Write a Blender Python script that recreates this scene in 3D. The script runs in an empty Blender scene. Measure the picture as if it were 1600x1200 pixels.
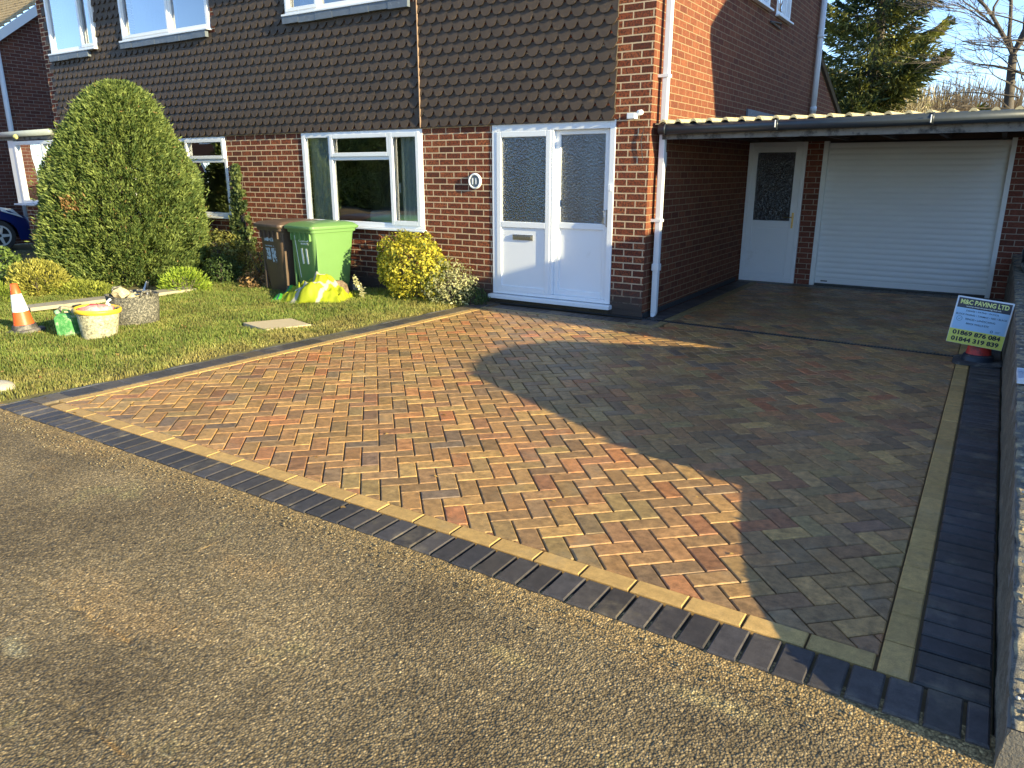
import bpy, bmesh, math, random
import numpy as np
from mathutils import Vector, Matrix
random.seed(7); rng = np.random.default_rng(7)
S = bpy.context.scene; COL = S.collection
R = math.radians

# ------------------------------------------------------------------ camera, world, sun, exposure
cam = bpy.data.objects.new('camera', bpy.data.cameras.new('camera')); COL.objects.link(cam)
cam.data.sensor_width = 36; cam.data.lens = 36 * 1156 / 1600
cam.data.clip_start = .05; cam.data.clip_end = 500
cam.location = (0, 0, 1.6)
cam.rotation_euler = (R(90 - 16.05), 0, R(32.685))
S.camera = cam
SUN = Vector((1, -.13, .28)).normalized()
EL = math.asin(SUN.z); AZ = math.atan2(SUN.x, SUN.y)
w = bpy.data.worlds.new('World'); S.world = w; w.use_nodes = True
nt = w.node_tree; bg = nt.nodes['Background']
sky = nt.nodes.new('ShaderNodeTexSky'); sky.sky_type = 'NISHITA'; sky.sun_disc = False
sky.sun_elevation = EL; sky.sun_rotation = AZ; sky.air_density = .62; sky.dust_density = 0; sky.ozone_density = 2.0
nt.links.new(sky.outputs[0], bg.inputs[0]); bg.inputs[1].default_value = .15
sl = bpy.data.lights.new('sun', 'SUN'); sl.energy = 4.5; sl.angle = R(.5); sl.color = (1, .865, .50)
so = bpy.data.objects.new('sun', sl); COL.objects.link(so); so.rotation_euler = SUN.to_track_quat('Z', 'Y').to_euler(); so.location = (6, -2, 6)
S.view_settings.view_transform = 'Standard'; S.view_settings.look = 'None'
S.view_settings.exposure = 1.58; S.view_settings.gamma = 1

# ------------------------------------------------------------------ helpers: meshes and objects
class MB:
    def __init__(s): s.v = []; s.f = []; s.m = []
    def add(s, vs, fs, mi=0):
        n = len(s.v); s.v += [tuple(p) for p in vs]; s.f += [tuple(i + n for i in f) for f in fs]; s.m += [mi] * len(fs); return s
    def box(s, x0, x1, y0, y1, z0, z1, mi=0, mat=None):
        vs = [Vector((x, y, z)) for z in (z0, z1) for y in (y0, y1) for x in (x0, x1)]
        if mat is not None: vs = [mat @ v for v in vs]
        return s.add(vs, [(0, 2, 3, 1), (4, 5, 7, 6), (0, 1, 5, 4), (2, 6, 7, 3), (0, 4, 6, 2), (1, 3, 7, 5)], mi)
    def quad(s, a, b, c, d, mi=0): return s.add([a, b, c, d], [(0, 1, 2, 3)], mi)
    def tube(s, pts, rad, n=8, mi=0, cap=True):
        pts = [Vector(p) for p in pts]; k = len(pts)
        if not hasattr(rad, '__len__'): rad = [rad] * k
        base = len(s.v); rings = []
        d0 = (pts[1] - pts[0]).normalized(); up = Vector((0, 0, 1)) if abs(d0.z) < .9 else Vector((1, 0, 0))
        for i, p in enumerate(pts):
            d = (pts[min(i + 1, k - 1)] - pts[max(i - 1, 0)]).normalized()
            a = d.cross(up)
            if a.length < 1e-4: a = d.cross(Vector((0, 1, 0)))
            a.normalize(); b = d.cross(a)
            for j in range(n):
                t = 2 * math.pi * j / n; s.v.append(tuple(p + (a * math.cos(t) + b * math.sin(t)) * rad[i]))
        for i in range(k - 1):
            for j in range(n):
                j2 = (j + 1) % n; s.f.append((base + i * n + j, base + i * n + j2, base + (i + 1) * n + j2, base + (i + 1) * n + j)); s.m.append(mi)
        if cap:
            s.f.append(tuple(base + j for j in range(n))[::-1]); s.f.append(tuple(base + (k - 1) * n + j for j in range(n))); s.m += [mi, mi]
        return s
    def lathe(s, prof, n=32, c=(0, 0, 0), mi=0, sx=1, sy=1):
        base = len(s.v); k = len(prof)
        for r_, z in prof:
            for j in range(n):
                t = 2 * math.pi * j / n; s.v.append((c[0] + r_ * sx * math.cos(t), c[1] + r_ * sy * math.sin(t), c[2] + z))
        for i in range(k - 1):
            for j in range(n):
                j2 = (j + 1) % n; s.f.append((base + i * n + j, base + i * n + j2, base + (i + 1) * n + j2, base + (i + 1) * n + j)); s.m.append(mi)
        return s
    def prism(s, poly, axis, a0, a1, mi=0):          # poly in the two other axes, extruded along axis
        n = len(poly)
        def P(u, v, a): return {'x': (a, u, v), 'y': (u, a, v), 'z': (u, v, a)}[axis]
        vs = [P(u, v, a0) for u, v in poly] + [P(u, v, a1) for u, v in poly]
        fs = [tuple(range(n))[::-1], tuple(range(n, 2 * n))] + [(i, (i + 1) % n, n + (i + 1) % n, n + i) for i in range(n)]
        return s.add(vs, fs, mi)

WL = {}
def link(o, parent=None, local=False):
    COL.objects.link(o)
    if parent is not None:
        o.parent = parent
        if local: WL[o.name] = WL.get(parent.name, Vector())
        else:
            o.location = -WL.get(parent.name, Vector()); WL[o.name] = Vector()
    else: WL[o.name] = Vector(o.location)
    return o
def obj(name, mb, mat, parent=None, local=False, smooth=False, bevel=0, auto=None, fixn=True, seg=2):
    me = bpy.data.meshes.new(name)
    me.from_pydata(mb.v, [], mb.f)
    mats = mat if isinstance(mat, (list, tuple)) else [mat]
    for m in mats: me.materials.append(m)
    if len(mats) > 1: me.polygons.foreach_set('material_index', mb.m)
    if fixn:
        b = bmesh.new(); b.from_mesh(me); bmesh.ops.recalc_face_normals(b, faces=b.faces); b.to_mesh(me); b.free()
    if smooth: me.polygons.foreach_set('use_smooth', [True] * len(me.polygons))
    if auto: me.polygons.foreach_set('use_smooth', [True] * len(me.polygons)); me.set_sharp_from_angle(angle=R(auto))
    me.update()
    o = bpy.data.objects.new(name, me); link(o, parent, local)
    if bevel:
        b = o.modifiers.new('bevel', 'BEVEL'); b.width = bevel; b.segments = seg; b.limit_method = 'ANGLE'; b.angle_limit = R(40)
    return o
def npmesh(name, V, F, mat, parent=None, colors=None, smooth=False, local=False):
    """V (n,3) array, F (m,k) array with k equal for all, colors (n,3) per vertex"""
    me = bpy.data.meshes.new(name); V = np.asarray(V, np.float32); F = np.asarray(F, np.int32)
    me.vertices.add(len(V)); me.vertices.foreach_set('co', V.ravel())
    k = F.shape[1]; me.loops.add(F.size); me.loops.foreach_set('vertex_index', F.ravel())
    me.polygons.add(len(F)); me.polygons.foreach_set('loop_start', np.arange(0, F.size, k, dtype=np.int32))
    me.update(calc_edges=True); me.validate()
    if smooth: me.polygons.foreach_set('use_smooth', [True] * len(me.polygons))
    if colors is not None:
        a = me.color_attributes.new('Col', 'FLOAT_COLOR', 'POINT'); c = np.ones((len(V), 4), np.float32); c[:, :3] = colors; a.data.foreach_set('color', c.ravel())
    me.materials.append(mat)
    o = bpy.data.objects.new(name, me); return link(o, parent, local)
def thing(name, label, cat, loc=(0, 0, 0), rz=0, group=None):
    o = bpy.data.objects.new(name, None); o.location = loc; o.rotation_euler.z = rz; o.empty_display_size = .2; link(o)
    return tag(o, label, cat, group)
def tag(o, label, cat, group=None, kind=None):
    o['label'] = label; o['category'] = cat
    if group: o['group'] = group
    if kind: o['kind'] = kind
    return o
def struct(o): o['kind'] = 'structure'; return o

# ------------------------------------------------------------------ helpers: materials
def L(nt, a, b): nt.links.new(a, b)
def newmat(name):
    m = bpy.data.materials.new(name); m.use_nodes = True; nt = m.node_tree
    return m, nt, nt.nodes['Principled BSDF']
def node(nt, t, **kw):
    n = nt.nodes.new(t)
    for k, v in kw.items():
        if k in n.inputs: n.inputs[k].default_value = v
        else: setattr(n, k, v)
    return n
def noise(nt, vec, scale, detail=3, rough=.6):
    n = nt.nodes.new('ShaderNodeTexNoise'); n.inputs['Scale'].default_value = scale; n.inputs['Detail'].default_value = detail; n.inputs['Roughness'].default_value = rough
    if vec is not None: L(nt, vec, n.inputs['Vector'])
    return n
def ramp(nt, fac, stops):
    n = nt.nodes.new('ShaderNodeValToRGB'); e = n.color_ramp.elements
    while len(e) < len(stops): e.new(.5)
    for i, (p, c) in enumerate(stops):
        e[i].position = p; e[i].color = (c if hasattr(c, '__len__') else (c, c, c)) + (1,) if hasattr(c, '__len__') else (c, c, c, 1)
    L(nt, fac, n.inputs[0]); return n
def mix(nt, fac, a, b, mode='MIX'):
    n = nt.nodes.new('ShaderNodeMix'); n.data_type = 'RGBA'; n.blend_type = mode
    for sock, val in ((n.inputs[0], fac), (n.inputs[6], a), (n.inputs[7], b)):
        if isinstance(val, bpy.types.NodeSocket): L(nt, val, sock)
        elif hasattr(val, '__len__'): sock.default_value = tuple(val) + (1,) if len(val) == 3 else val
        else: sock.default_value = val
    return n.outputs[2]
def pos(nt): return nt.nodes.new('ShaderNodeNewGeometry').outputs['Position']
def objc(nt): return nt.nodes.new('ShaderNodeTexCoord').outputs['Object']
def bump(nt, h, bs, dist=.005, strength=1.0, prev=None):
    b = nt.nodes.new('ShaderNodeBump'); b.inputs['Distance'].default_value = dist; b.inputs['Strength'].default_value = strength
    L(nt, h, b.inputs['Height'])
    if prev is not None: L(nt, prev, b.inputs['Normal'])
    if bs is not None: L(nt, b.outputs[0], bs.inputs['Normal'])
    return b.outputs[0]
def simple(name, col, rough=.5, var=.12, scale=12, bmp=0, bscale=200, metal=0, spec=.5, world=False, dirt=None, dirtscale=6, dirtpos=(.5, .65)):
    m, nt, bs = newmat(name); v = pos(nt) if world else objc(nt)
    n = noise(nt, v, scale, 5)
    c = mix(nt, n.outputs[0], tuple(x * (1 - var) for x in col), tuple(min(1, x * (1 + var)) for x in col))
    if dirt:
        d = noise(nt, v, dirtscale, 8, .7); rr = ramp(nt, d.outputs[0], [(dirtpos[0], 0), (dirtpos[1], 1)])
        c = mix(nt, rr.outputs[0], c, dirt)
    L(nt, c, bs.inputs['Base Color'])
    r2 = nt.nodes.new('ShaderNodeMapRange'); r2.inputs[3].default_value = max(0, rough - .12); r2.inputs[4].default_value = min(1, rough + .12)
    n2 = noise(nt, v, scale * 2.3, 4); L(nt, n2.outputs[0], r2.inputs[0]); L(nt, r2.outputs[0], bs.inputs['Roughness'])
    bs.inputs['Metallic'].default_value = metal; bs.inputs['Specular IOR Level'].default_value = spec
    if bmp: b = noise(nt, v, bscale, 4); bump(nt, b.outputs[0], bs, bmp)
    return m
def brick(name, cols, mortar, bmp=.006, rustic=.5, dark=(.05, .025, .02), stain=.0, mortarsize=.0105):
    m, nt, bs = newmat(name); p = pos(nt)
    sx = nt.nodes.new('ShaderNodeSeparateXYZ'); L(nt, p, sx.inputs[0])
    ad = node(nt, 'ShaderNodeMath', operation='ADD'); L(nt, sx.outputs[0], ad.inputs[0]); L(nt, sx.outputs[1], ad.inputs[1])
    cv = nt.nodes.new('ShaderNodeCombineXYZ'); L(nt, ad.outputs[0], cv.inputs[0]); L(nt, sx.outputs[2], cv.inputs[1])
    wn = noise(nt, p, 28, 3); wsub = node(nt, 'ShaderNodeVectorMath', operation='SCALE'); wsub.inputs['Scale'].default_value = .006; L(nt, wn.outputs['Color'], wsub.inputs[0])
    va = node(nt, 'ShaderNodeVectorMath', operation='ADD'); L(nt, cv.outputs[0], va.inputs[0]); L(nt, wsub.outputs[0], va.inputs[1])
    b = nt.nodes.new('ShaderNodeTexBrick'); L(nt, va.outputs[0], b.inputs['Vector'])
    b.inputs['Scale'].default_value = 1; b.inputs['Brick Width'].default_value = .225; b.inputs['Row Height'].default_value = .076
    b.inputs['Mortar Size'].default_value = mortarsize / 2; b.inputs['Mortar Smooth'].default_value = .15; b.inputs['Bias'].default_value = 0
    b.inputs['Color1'].default_value = (0, 0, 0, 1); b.inputs['Color2'].default_value = (1, 1, 1, 1); b.inputs['Mortar'].default_value = (.5, .5, .5, 1)
    cr = ramp(nt, b.outputs['Color'], [(i / (len(cols) - 1), c) for i, c in enumerate(cols)])
    n1 = noise(nt, p, 48, 5, .75); n2 = noise(nt, p, 9, 4)
    rr = ramp(nt, n1.outputs[0], [(.44, 0), (.56, 1)])
    c = mix(nt, rr.outputs[0], cr.outputs[0], dark); 
    cm = nt.nodes.new('ShaderNodeMix'); cm.data_type = 'RGBA'; cm.blend_type = 'MIX'; cm.inputs[0].default_value = rustic
    L(nt, cr.outputs[0], cm.inputs[6]); L(nt, c, cm.inputs[7])
    c2 = mix(nt, n2.outputs[0], (.72, .72, .72), (1.2, 1.2, 1.2)); c3 = mix(nt, 1.0, cm.outputs[2], c2, 'MULTIPLY')
    mc = mix(nt, n1.outputs[0], tuple(x * .75 for x in mortar), tuple(x * 1.2 for x in mortar))
    fin = mix(nt, b.outputs['Fac'], c3, mc)
    if stain:
        mr = nt.nodes.new('ShaderNodeMapRange'); mr.inputs[1].default_value = .12; mr.inputs[2].default_value = stain; mr.inputs[3].default_value = 1; mr.inputs[4].default_value = 0
        ns = noise(nt, p, 14, 6, .7); a2 = node(nt, 'ShaderNodeMath', operation='MULTIPLY_ADD'); a2.inputs[1].default_value = .35; L(nt, ns.outputs[0], a2.inputs[0]); L(nt, sx.outputs[2], a2.inputs[2])
        s2 = node(nt, 'ShaderNodeMath', operation='SUBTRACT'); L(nt, a2.outputs[0], s2.inputs[0]); s2.inputs[1].default_value = .17; L(nt, s2.outputs[0], mr.inputs[0])
        fin = mix(nt, mr.outputs[0], fin, (.075, .055, .045))
    L(nt, fin, bs.inputs['Base Color']); bs.inputs['Roughness'].default_value = .9; bs.inputs['Specular IOR Level'].default_value = .25
    inv = node(nt, 'ShaderNodeMath', operation='SUBTRACT'); inv.inputs[0].default_value = 1; L(nt, b.outputs['Fac'], inv.inputs[1])
    nb = noise(nt, p, 70, 6, .75); ml = node(nt, 'ShaderNodeMath', operation='MULTIPLY_ADD'); ml.inputs[1].default_value = rustic * 1.2; L(nt, nb.outputs[0], ml.inputs[0]); L(nt, inv.outputs[0], ml.inputs[2])
    bump(nt, ml.outputs[0], bs, bmp)
    return m
def leafmat(name, trans=.35, rough=.55, tint=1.0):
    m, nt, bs = newmat(name); a = nt.nodes.new('ShaderNodeVertexColor'); a.layer_name = 'Col'
    L(nt, a.outputs[0], bs.inputs['Base Color']); bs.inputs['Roughness'].default_value = rough; bs.inputs['Specular IOR Level'].default_value = .3
    t = nt.nodes.new('ShaderNodeBsdfTranslucent'); L(nt, mix(nt, 1.0, a.outputs[0], (1.3, 1.35, .7), 'MULTIPLY'), t.inputs[0])
    ms = nt.nodes.new('ShaderNodeMixShader'); ms.inputs[0].default_value = trans; L(nt, bs.outputs[0], ms.inputs[1]); L(nt, t.outputs[0], ms.inputs[2])
    L(nt, ms.outputs[0], nt.nodes['Material Output'].inputs[0]); return m
def glass(name, ior=1.5, tint=(1, 1, 1), boost=1.0, obscure=0, rough=0.0):
    m, nt, bs = newmat(name); nt.nodes.remove(bs)
    fr = nt.nodes.new('ShaderNodeFresnel'); fr.inputs[0].default_value = ior
    gl = nt.nodes.new('ShaderNodeBsdfGlossy'); gl.inputs['Roughness'].default_value = rough; gl.inputs['Color'].default_value = (.95, .97, 1, 1)
    p = pos(nt)
    if obscure:
        v = nt.nodes.new('ShaderNodeTexVoronoi'); v.inputs['Scale'].default_value = 42; L(nt, p, v.inputs['Vector'])
        n = noise(nt, p, 60, 2); a = node(nt, 'ShaderNodeMath', operation='ADD'); L(nt, v.outputs['Distance'], a.inputs[0]); L(nt, n.outputs[0], a.inputs[1])
        nb = bump(nt, a.outputs[0], None, obscure)
        L(nt, nb, gl.inputs['Normal']); L(nt, nb, fr.inputs['Normal'])
        tr = nt.nodes.new('ShaderNodeBsdfRefraction'); tr.inputs['IOR'].default_value = 1.3; tr.inputs['Roughness'].default_value = .25; L(nt, nb, tr.inputs['Normal'])
    else:
        n = noise(nt, p, 1.3, 1); nb = bump(nt, n.outputs[0], None, .004); L(nt, nb, gl.inputs['Normal'])
        tr = nt.nodes.new('ShaderNodeBsdfTransparent')
    tr.inputs['Color'].default_value = tint + (1,)
    mu = node(nt, 'ShaderNodeMath', operation='MULTIPLY', use_clamp=True); mu.inputs[1].default_value = boost; L(nt, fr.outputs[0], mu.inputs[0])
    ms = nt.nodes.new('ShaderNodeMixShader'); L(nt, mu.outputs[0], ms.inputs[0]); L(nt, tr.outputs[0], ms.inputs[1]); L(nt, gl.outputs[0], ms.inputs[2])
    L(nt, ms.outputs[0], nt.nodes['Material Output'].inputs[0]); return m
def blockmat(name, rough=.62, speck=.25, grain=.0011, mott=(.7, 1.3), wet=0):
    m, nt, bs = newmat(name); p = pos(nt); a = nt.nodes.new('ShaderNodeVertexColor'); a.layer_name = 'Col'
    n1 = noise(nt, p, 22, 6, .75); c = mix(nt, 1.0, a.outputs[0], mix(nt, ramp(nt, n1.outputs[0], [(.34, 0), (.66, 1)]).outputs[0], (mott[0],) * 3, (mott[1],) * 3), 'MULTIPLY')
    n2 = noise(nt, p, 420, 3, .7); r2 = ramp(nt, n2.outputs[0], [(.35, .72), (.68, 1.25)]); c = mix(nt, speck * 3, c, mix(nt, 1.0, c, r2.outputs[0], 'MULTIPLY'))
    n4 = noise(nt, p, 3.2, 6, .7); r4 = ramp(nt, n4.outputs[0], [(.55, 0), (.75, .5)]); c = mix(nt, r4.outputs[0], c, (.34, .27, .17))
    L(nt, c, bs.inputs['Base Color'])
    n3 = noise(nt, p, 2.2, 4); mr = nt.nodes.new('ShaderNodeMapRange'); mr.inputs[1].default_value = .3; mr.inputs[2].default_value = .7; mr.inputs[3].default_value = rough - .16; mr.inputs[4].default_value = rough + .14
    L(nt, n3.outputs[0], mr.inputs[0]); L(nt, mr.outputs[0], bs.inputs['Roughness']); bs.inputs['Specular IOR Level'].default_value = .45
    bump(nt, n2.outputs[0], bs, grain)
    return m

M = {}
M['brick'] = brick('facing_brick', [(.11, .03, .018), (.30, .075, .032), (.21, .052, .025), (.38, .115, .048)], (.62, .47, .31), bmp=.012, rustic=.8, stain=.42, mortarsize=.015)
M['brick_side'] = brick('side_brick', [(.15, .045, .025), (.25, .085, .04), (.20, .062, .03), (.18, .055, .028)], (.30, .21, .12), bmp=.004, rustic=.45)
M['brick_dark'] = brick('neighbour_brick', [(.11, .04, .03), (.20, .075, .05), (.15, .055, .04), (.13, .05, .04)], (.26, .22, .19), bmp=.004, rustic=.4)
M['tile'] = simple('hung_tile_clay', (.062, .042, .028), .72, .35, 5, .0012, 220, world=True, dirt=(.16, .10, .05), dirtscale=9, dirtpos=(.56, .8))
M['rooftile'] = simple('roof_tile', (.22, .14, .08), .85, .4, 9, .004, 60, world=True)
M['pvc'] = simple('white_upvc', (.80, .81, .83), .32, .03, 3, world=True, dirt=(.62, .6, .55), dirtscale=5, dirtpos=(.62, .9))
M['pvc_pipe'] = simple('white_pipe', (.74, .75, .77), .35, .05, 3, world=True, dirt=(.5, .5, .48), dirtscale=7, dirtpos=(.6, .85))
M['shutter'] = simple('shutter_white', (.80, .81, .80), .4, .04, 2, world=True)
M['black_plastic'] = simple('black_plastic', (.022, .025, .03), .4, .3, 8)
M['gutter'] = simple('dark_gutter', (.035, .042, .05), .35, .3, 6, world=True)
M['fascia'] = simple('weathered_fascia', (.20, .18, .16), .8, .4, 10, .003, 60, world=True, dirt=(.05, .045, .04), dirtscale=9, dirtpos=(.5, .62))
M['corrugated'] = simple('corrugated_sheet', (.62, .50, .27), .6, .25, 9, world=True, dirt=(.25, .2, .1), dirtscale=12)
M['darkwood'] = simple('dark_timber', (.08, .055, .04), .8, .3, 10, world=True)
M['strip'] = simple('rusty_strip', (.26, .17, .12), .7, .3, 10, world=True)
M['lead'] = simple('lead_flashing', (.12, .14, .17), .5, .35, 9, .002, 60, world=True, dirt=(.35, .37, .38), dirtscale=14, dirtpos=(.6, .75))
M['metal'] = simple('brushed_metal', (.45, .44, .42), .3, .1, 20, metal=1)
M['brass'] = simple('brass', (.5, .36, .14), .3, .1, 20, metal=1)
M['soil'] = simple('soil', (.07, .05, .03), .95, .4, 8, .02, 30, world=True)
M['dpc'] = simple('dark_cavity', (.015, .014, .014), .9, .2, 10)
M['glass'] = glass('window_glass', 1.5, (.80, .86, .86), 5.0)
M['glass_up'] = glass('upper_window_glass', 1.5, (.45, .58, .75), 4.5)
M['obscure'] = glass('obscure_glass', 1.5, (.60, .68, .66), 4.6, .004, .36)
M['obscure_dark'] = glass('dark_obscure_glass', 1.5, (.10, .12, .14), 3.0, .012, .08)
M['curtain'] = simple('curtain', (.42, .47, .46), .9, .1, 8)
M['net'] = simple('net_curtain', (.36, .42, .5), .9, .1, 30)
M['interior'] = simple('interior_plaster', (.30, .27, .22), .9, .1, 3)
M['block'] = blockmat('brindle_block', .46, .3, .0016, (.55, 1.4))
M['dark_block'] = blockmat('charcoal_block', .58, .3, .001)
M['yellow_block'] = blockmat('buff_block', .68, .3, .001, (.8, 1.2))
M['leaf'] = leafmat('leaf'); M['needle'] = leafmat('needle', .2, .6); M['grass'] = leafmat('grass_blade', .4, .6)
M['bark'] = simple('bark', (.10, .08, .065), .9, .4, 20, .01, 30)
M['twig'] = simple('twig', (.10, .08, .065), .85, .3, 20)

def P3(x, y, z): return Vector((x, y, z))
def vnoise(x, y, cell, seed):                                     # smooth value noise in numpy
    g = np.random.default_rng(seed).random((256, 256)).astype(np.float32)
    u = x / cell; v = y / cell; iu = np.floor(u).astype(int); iv = np.floor(v).astype(int); fu = u - iu; fv = v - iv
    fu = fu * fu * (3 - 2 * fu); fv = fv * fv * (3 - 2 * fv)
    a = g[iu % 256, iv % 256]; b = g[(iu + 1) % 256, iv % 256]; c = g[iu % 256, (iv + 1) % 256]; d = g[(iu + 1) % 256, (iv + 1) % 256]
    return (a * (1 - fu) + b * fu) * (1 - fv) + (c * (1 - fu) + d * fu) * fv

# ------------------------------------------------------------------ ground, road
def roadmat():
    m, nt, bs = newmat('concrete_road'); p = pos(nt)
    a = noise(nt, p, 1.1, 6, .62); c = ramp(nt, a.outputs[0], [(.34, (.155, .112, .060)), (.5, (.235, .172, .092)), (.68, (.33, .24, .125))]).outputs[0]
    o = noise(nt, p, .9, 5, .65); vm = node(nt, 'ShaderNodeMapping'); vm.inputs['Location'].default_value = (7, 3, 1); vm.inputs['Scale'].default_value = (1, 1.8, 1); L(nt, p, vm.inputs[0]); L(nt, vm.outputs[0], o.inputs['Vector'])
    c = mix(nt, ramp(nt, o.outputs[0], [(.54, 0), (.72, .75)]).outputs[0], c, (.42, .26, .11))
    y = noise(nt, p, 2.3, 5, .7); c = mix(nt, ramp(nt, y.outputs[0], [(.6, 0), (.76, .6)]).outputs[0], c, (.36, .31, .13))
    sx = nt.nodes.new('ShaderNodeSeparateXYZ'); L(nt, p, sx.inputs[0])            # sand swept along the new edging
    mr = nt.nodes.new('ShaderNodeMapRange'); mr.inputs[1].default_value = 2.02; mr.inputs[2].default_value = 2.24; L(nt, sx.outputs[1], mr.inputs[0])
    ns = noise(nt, p, 7, 5, .7); mm = node(nt, 'ShaderNodeMath', operation='MULTIPLY'); L(nt, ns.outputs[0], mm.inputs[0]); L(nt, mr.outputs[0], mm.inputs[1]); mm2 = node(nt, 'ShaderNodeMath', operation='MULTIPLY', use_clamp=True); mm2.inputs[1].default_value = 1.5; L(nt, mm.outputs[0], mm2.inputs[0])
    c = mix(nt, mm2.outputs[0], c, (.36, .24, .10))
    wob = noise(nt, p, 9, 5, .75)
    for (cx, cy, rx, ry, colr, st) in ((-2.76, 1.79, .045, .17, (.50, .33, .14), .95), (-2.5, 1.19, .35, .022, (.33, .19, .07), .9), (-1.93, .875, .22, .03, (.30, .17, .06), 1.0), (-2.7, .95, .25, .10, (.42, .37, .22), .7), (-2.2, 1.35, .3, .12, (.34, .24, .12), .5), (-1.2, 1.85, .35, .10, (.42, .32, .14), .6), (-.5, 2.0, .5, .12, (.46, .35, .16), .7), (-4.6, 2.05, .8, .12, (.40, .28, .13), .7)):
        mp = node(nt, 'ShaderNodeVectorMath', operation='SUBTRACT'); mp.inputs[1].default_value = (cx, cy, 0); L(nt, p, mp.inputs[0])
        dv = node(nt, 'ShaderNodeVectorMath', operation='DIVIDE'); dv.inputs[1].default_value = (rx, ry, 50); L(nt, mp.outputs[0], dv.inputs[0])
        ln = node(nt, 'ShaderNodeVectorMath', operation='LENGTH'); L(nt, dv.outputs[0], ln.inputs[0])
        ad = node(nt, 'ShaderNodeMath', operation='MULTIPLY_ADD'); ad.inputs[1].default_value = 1.1; L(nt, wob.outputs[0], ad.inputs[0]); L(nt, ln.outputs['Value'], ad.inputs[2])
        c = mix(nt, ramp(nt, ad.outputs[0], [(.75 * .8, st), (1.0, 0)]).outputs[0], c, colr)
    v1 = nt.nodes.new('ShaderNodeTexVoronoi'); v1.inputs['Scale'].default_value = 115; L(nt, p, v1.inputs['Vector'])
    v2 = nt.nodes.new('ShaderNodeTexVoronoi'); v2.inputs['Scale'].default_value = 210; L(nt, p, v2.inputs['Vector'])
    s1 = nt.nodes.new('ShaderNodeSeparateXYZ'); L(nt, v1.outputs['Color'], s1.inputs[0]); s2 = nt.nodes.new('ShaderNodeSeparateXYZ'); L(nt, v2.outputs['Color'], s2.inputs[0])
    c = mix(nt, 1.0, c, ramp(nt, s1.outputs[0], [(0, .62), (.5, .95), (.85, 1.2), (1, 1.8)]).outputs[0], 'MULTIPLY')
    c = mix(nt, 1.0, c, ramp(nt, s2.outputs[1], [(0, .7), (1, 1.3)]).outputs[0], 'MULTIPLY')
    c = mix(nt, 1.0, c, ramp(nt, v1.outputs['Distance'], [(.0, 1.1), (.45, .95), (.75, .5)]).outputs[0], 'MULTIPLY')
    L(nt, c, bs.inputs['Base Color']); bs.inputs['Roughness'].default_value = .85; bs.inputs['Specular IOR Level'].default_value = .3
    hh = node(nt, 'ShaderNodeMath', operation='SUBTRACT'); hh.inputs[0].default_value = 1; L(nt, v1.outputs['Distance'], hh.inputs[1])
    h2 = node(nt, 'ShaderNodeMath', operation='MULTIPLY_ADD'); h2.inputs[1].default_value = .6; L(nt, s1.outputs[1], h2.inputs[0]); L(nt, hh.outputs[0], h2.inputs[2])
    bump(nt, h2.outputs[0], bs, .0035, 1); return m
M['road'] = roadmat()
M['ground'] = simple('grassy_ground', (.17, .17, .09), .95, .3, 2, world=True)
gm = MB(); gm.quad((-150, -150, -.06), (150, -150, -.06), (150, 200, -.06), (-150, 200, -.06)); struct(obj('ground', gm, M['ground']))
def road():
    st = .0042
    xs = np.arange(-7.2, 1.2, st); ys = np.arange(.35, 2.30, st); X, Y = np.meshgrid(xs, ys, indexing='ij')
    A_ = .6; U = X * math.cos(A_) + Y * math.sin(A_) + 20; W_ = -X * math.sin(A_) + Y * math.cos(A_) + 20
    h = vnoise(X + 20, Y, .0074, 1) * .0022 + vnoise(U, W_, .0088, 7) * .0022 + vnoise(U * 1.1, W_, .017, 2) * .0010 + vnoise(U, X + Y * .3, .11, 3) * .0010 + vnoise(U, W_, .7, 5) * .0015 + .002
    h = h - .0125
    for (x0, y0, sl, amp, x1) in ((-3.3, 1.21, -.03, -.009, -1.95), (-3.3, 1.49, .015, .006, -1.9), (-2.45, .895, -.01, -.010, -1.6), (-1.75, 1.63, .05, .006, -.7), (-5.4, 1.75, .0, .006, -3.8)):
        d = Y - (y0 + sl * (X - x0) + (vnoise(X, Y * 0, .1, 9) - .5) * .03); mask = np.clip((X - x0) * 3, 0, 1) * np.clip((x1 - X) * 3, 0, 1) * (.4 + vnoise(X, Y, .05, 11))
        h += amp * mask * np.exp(-(d / .012) ** 2)
    h += np.clip((Y - 2.17) / .06, 0, 1) * (.006 + .006 * vnoise(X, Y, .05, 12))
    n, k = X.shape; V = np.stack([X, Y, h - .009], -1).reshape(-1, 3)
    I = np.arange(n * k).reshape(n, k); F = np.stack([I[:-1, :-1], I[1:, :-1], I[1:, 1:], I[:-1, 1:]], -1).reshape(-1, 4)
    o = npmesh('road', V, F, M['road'], smooth=True); struct(o)
    b = MB(); b.quad((-60, -10, -.03), (60, -10, -.03), (60, .36, -.03), (-60, .36, -.03)); b.quad((-60, .36, -.03), (-7.19, .36, -.03), (-7.19, 2.2, -.03), (-60, 2.2, -.03)); b.quad((1.19, .36, -.03), (60, .36, -.03), (60, 2.2, -.03), (1.19, 2.2, -.03))
    struct(obj('road_far', b, M['road']))
road()

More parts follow.
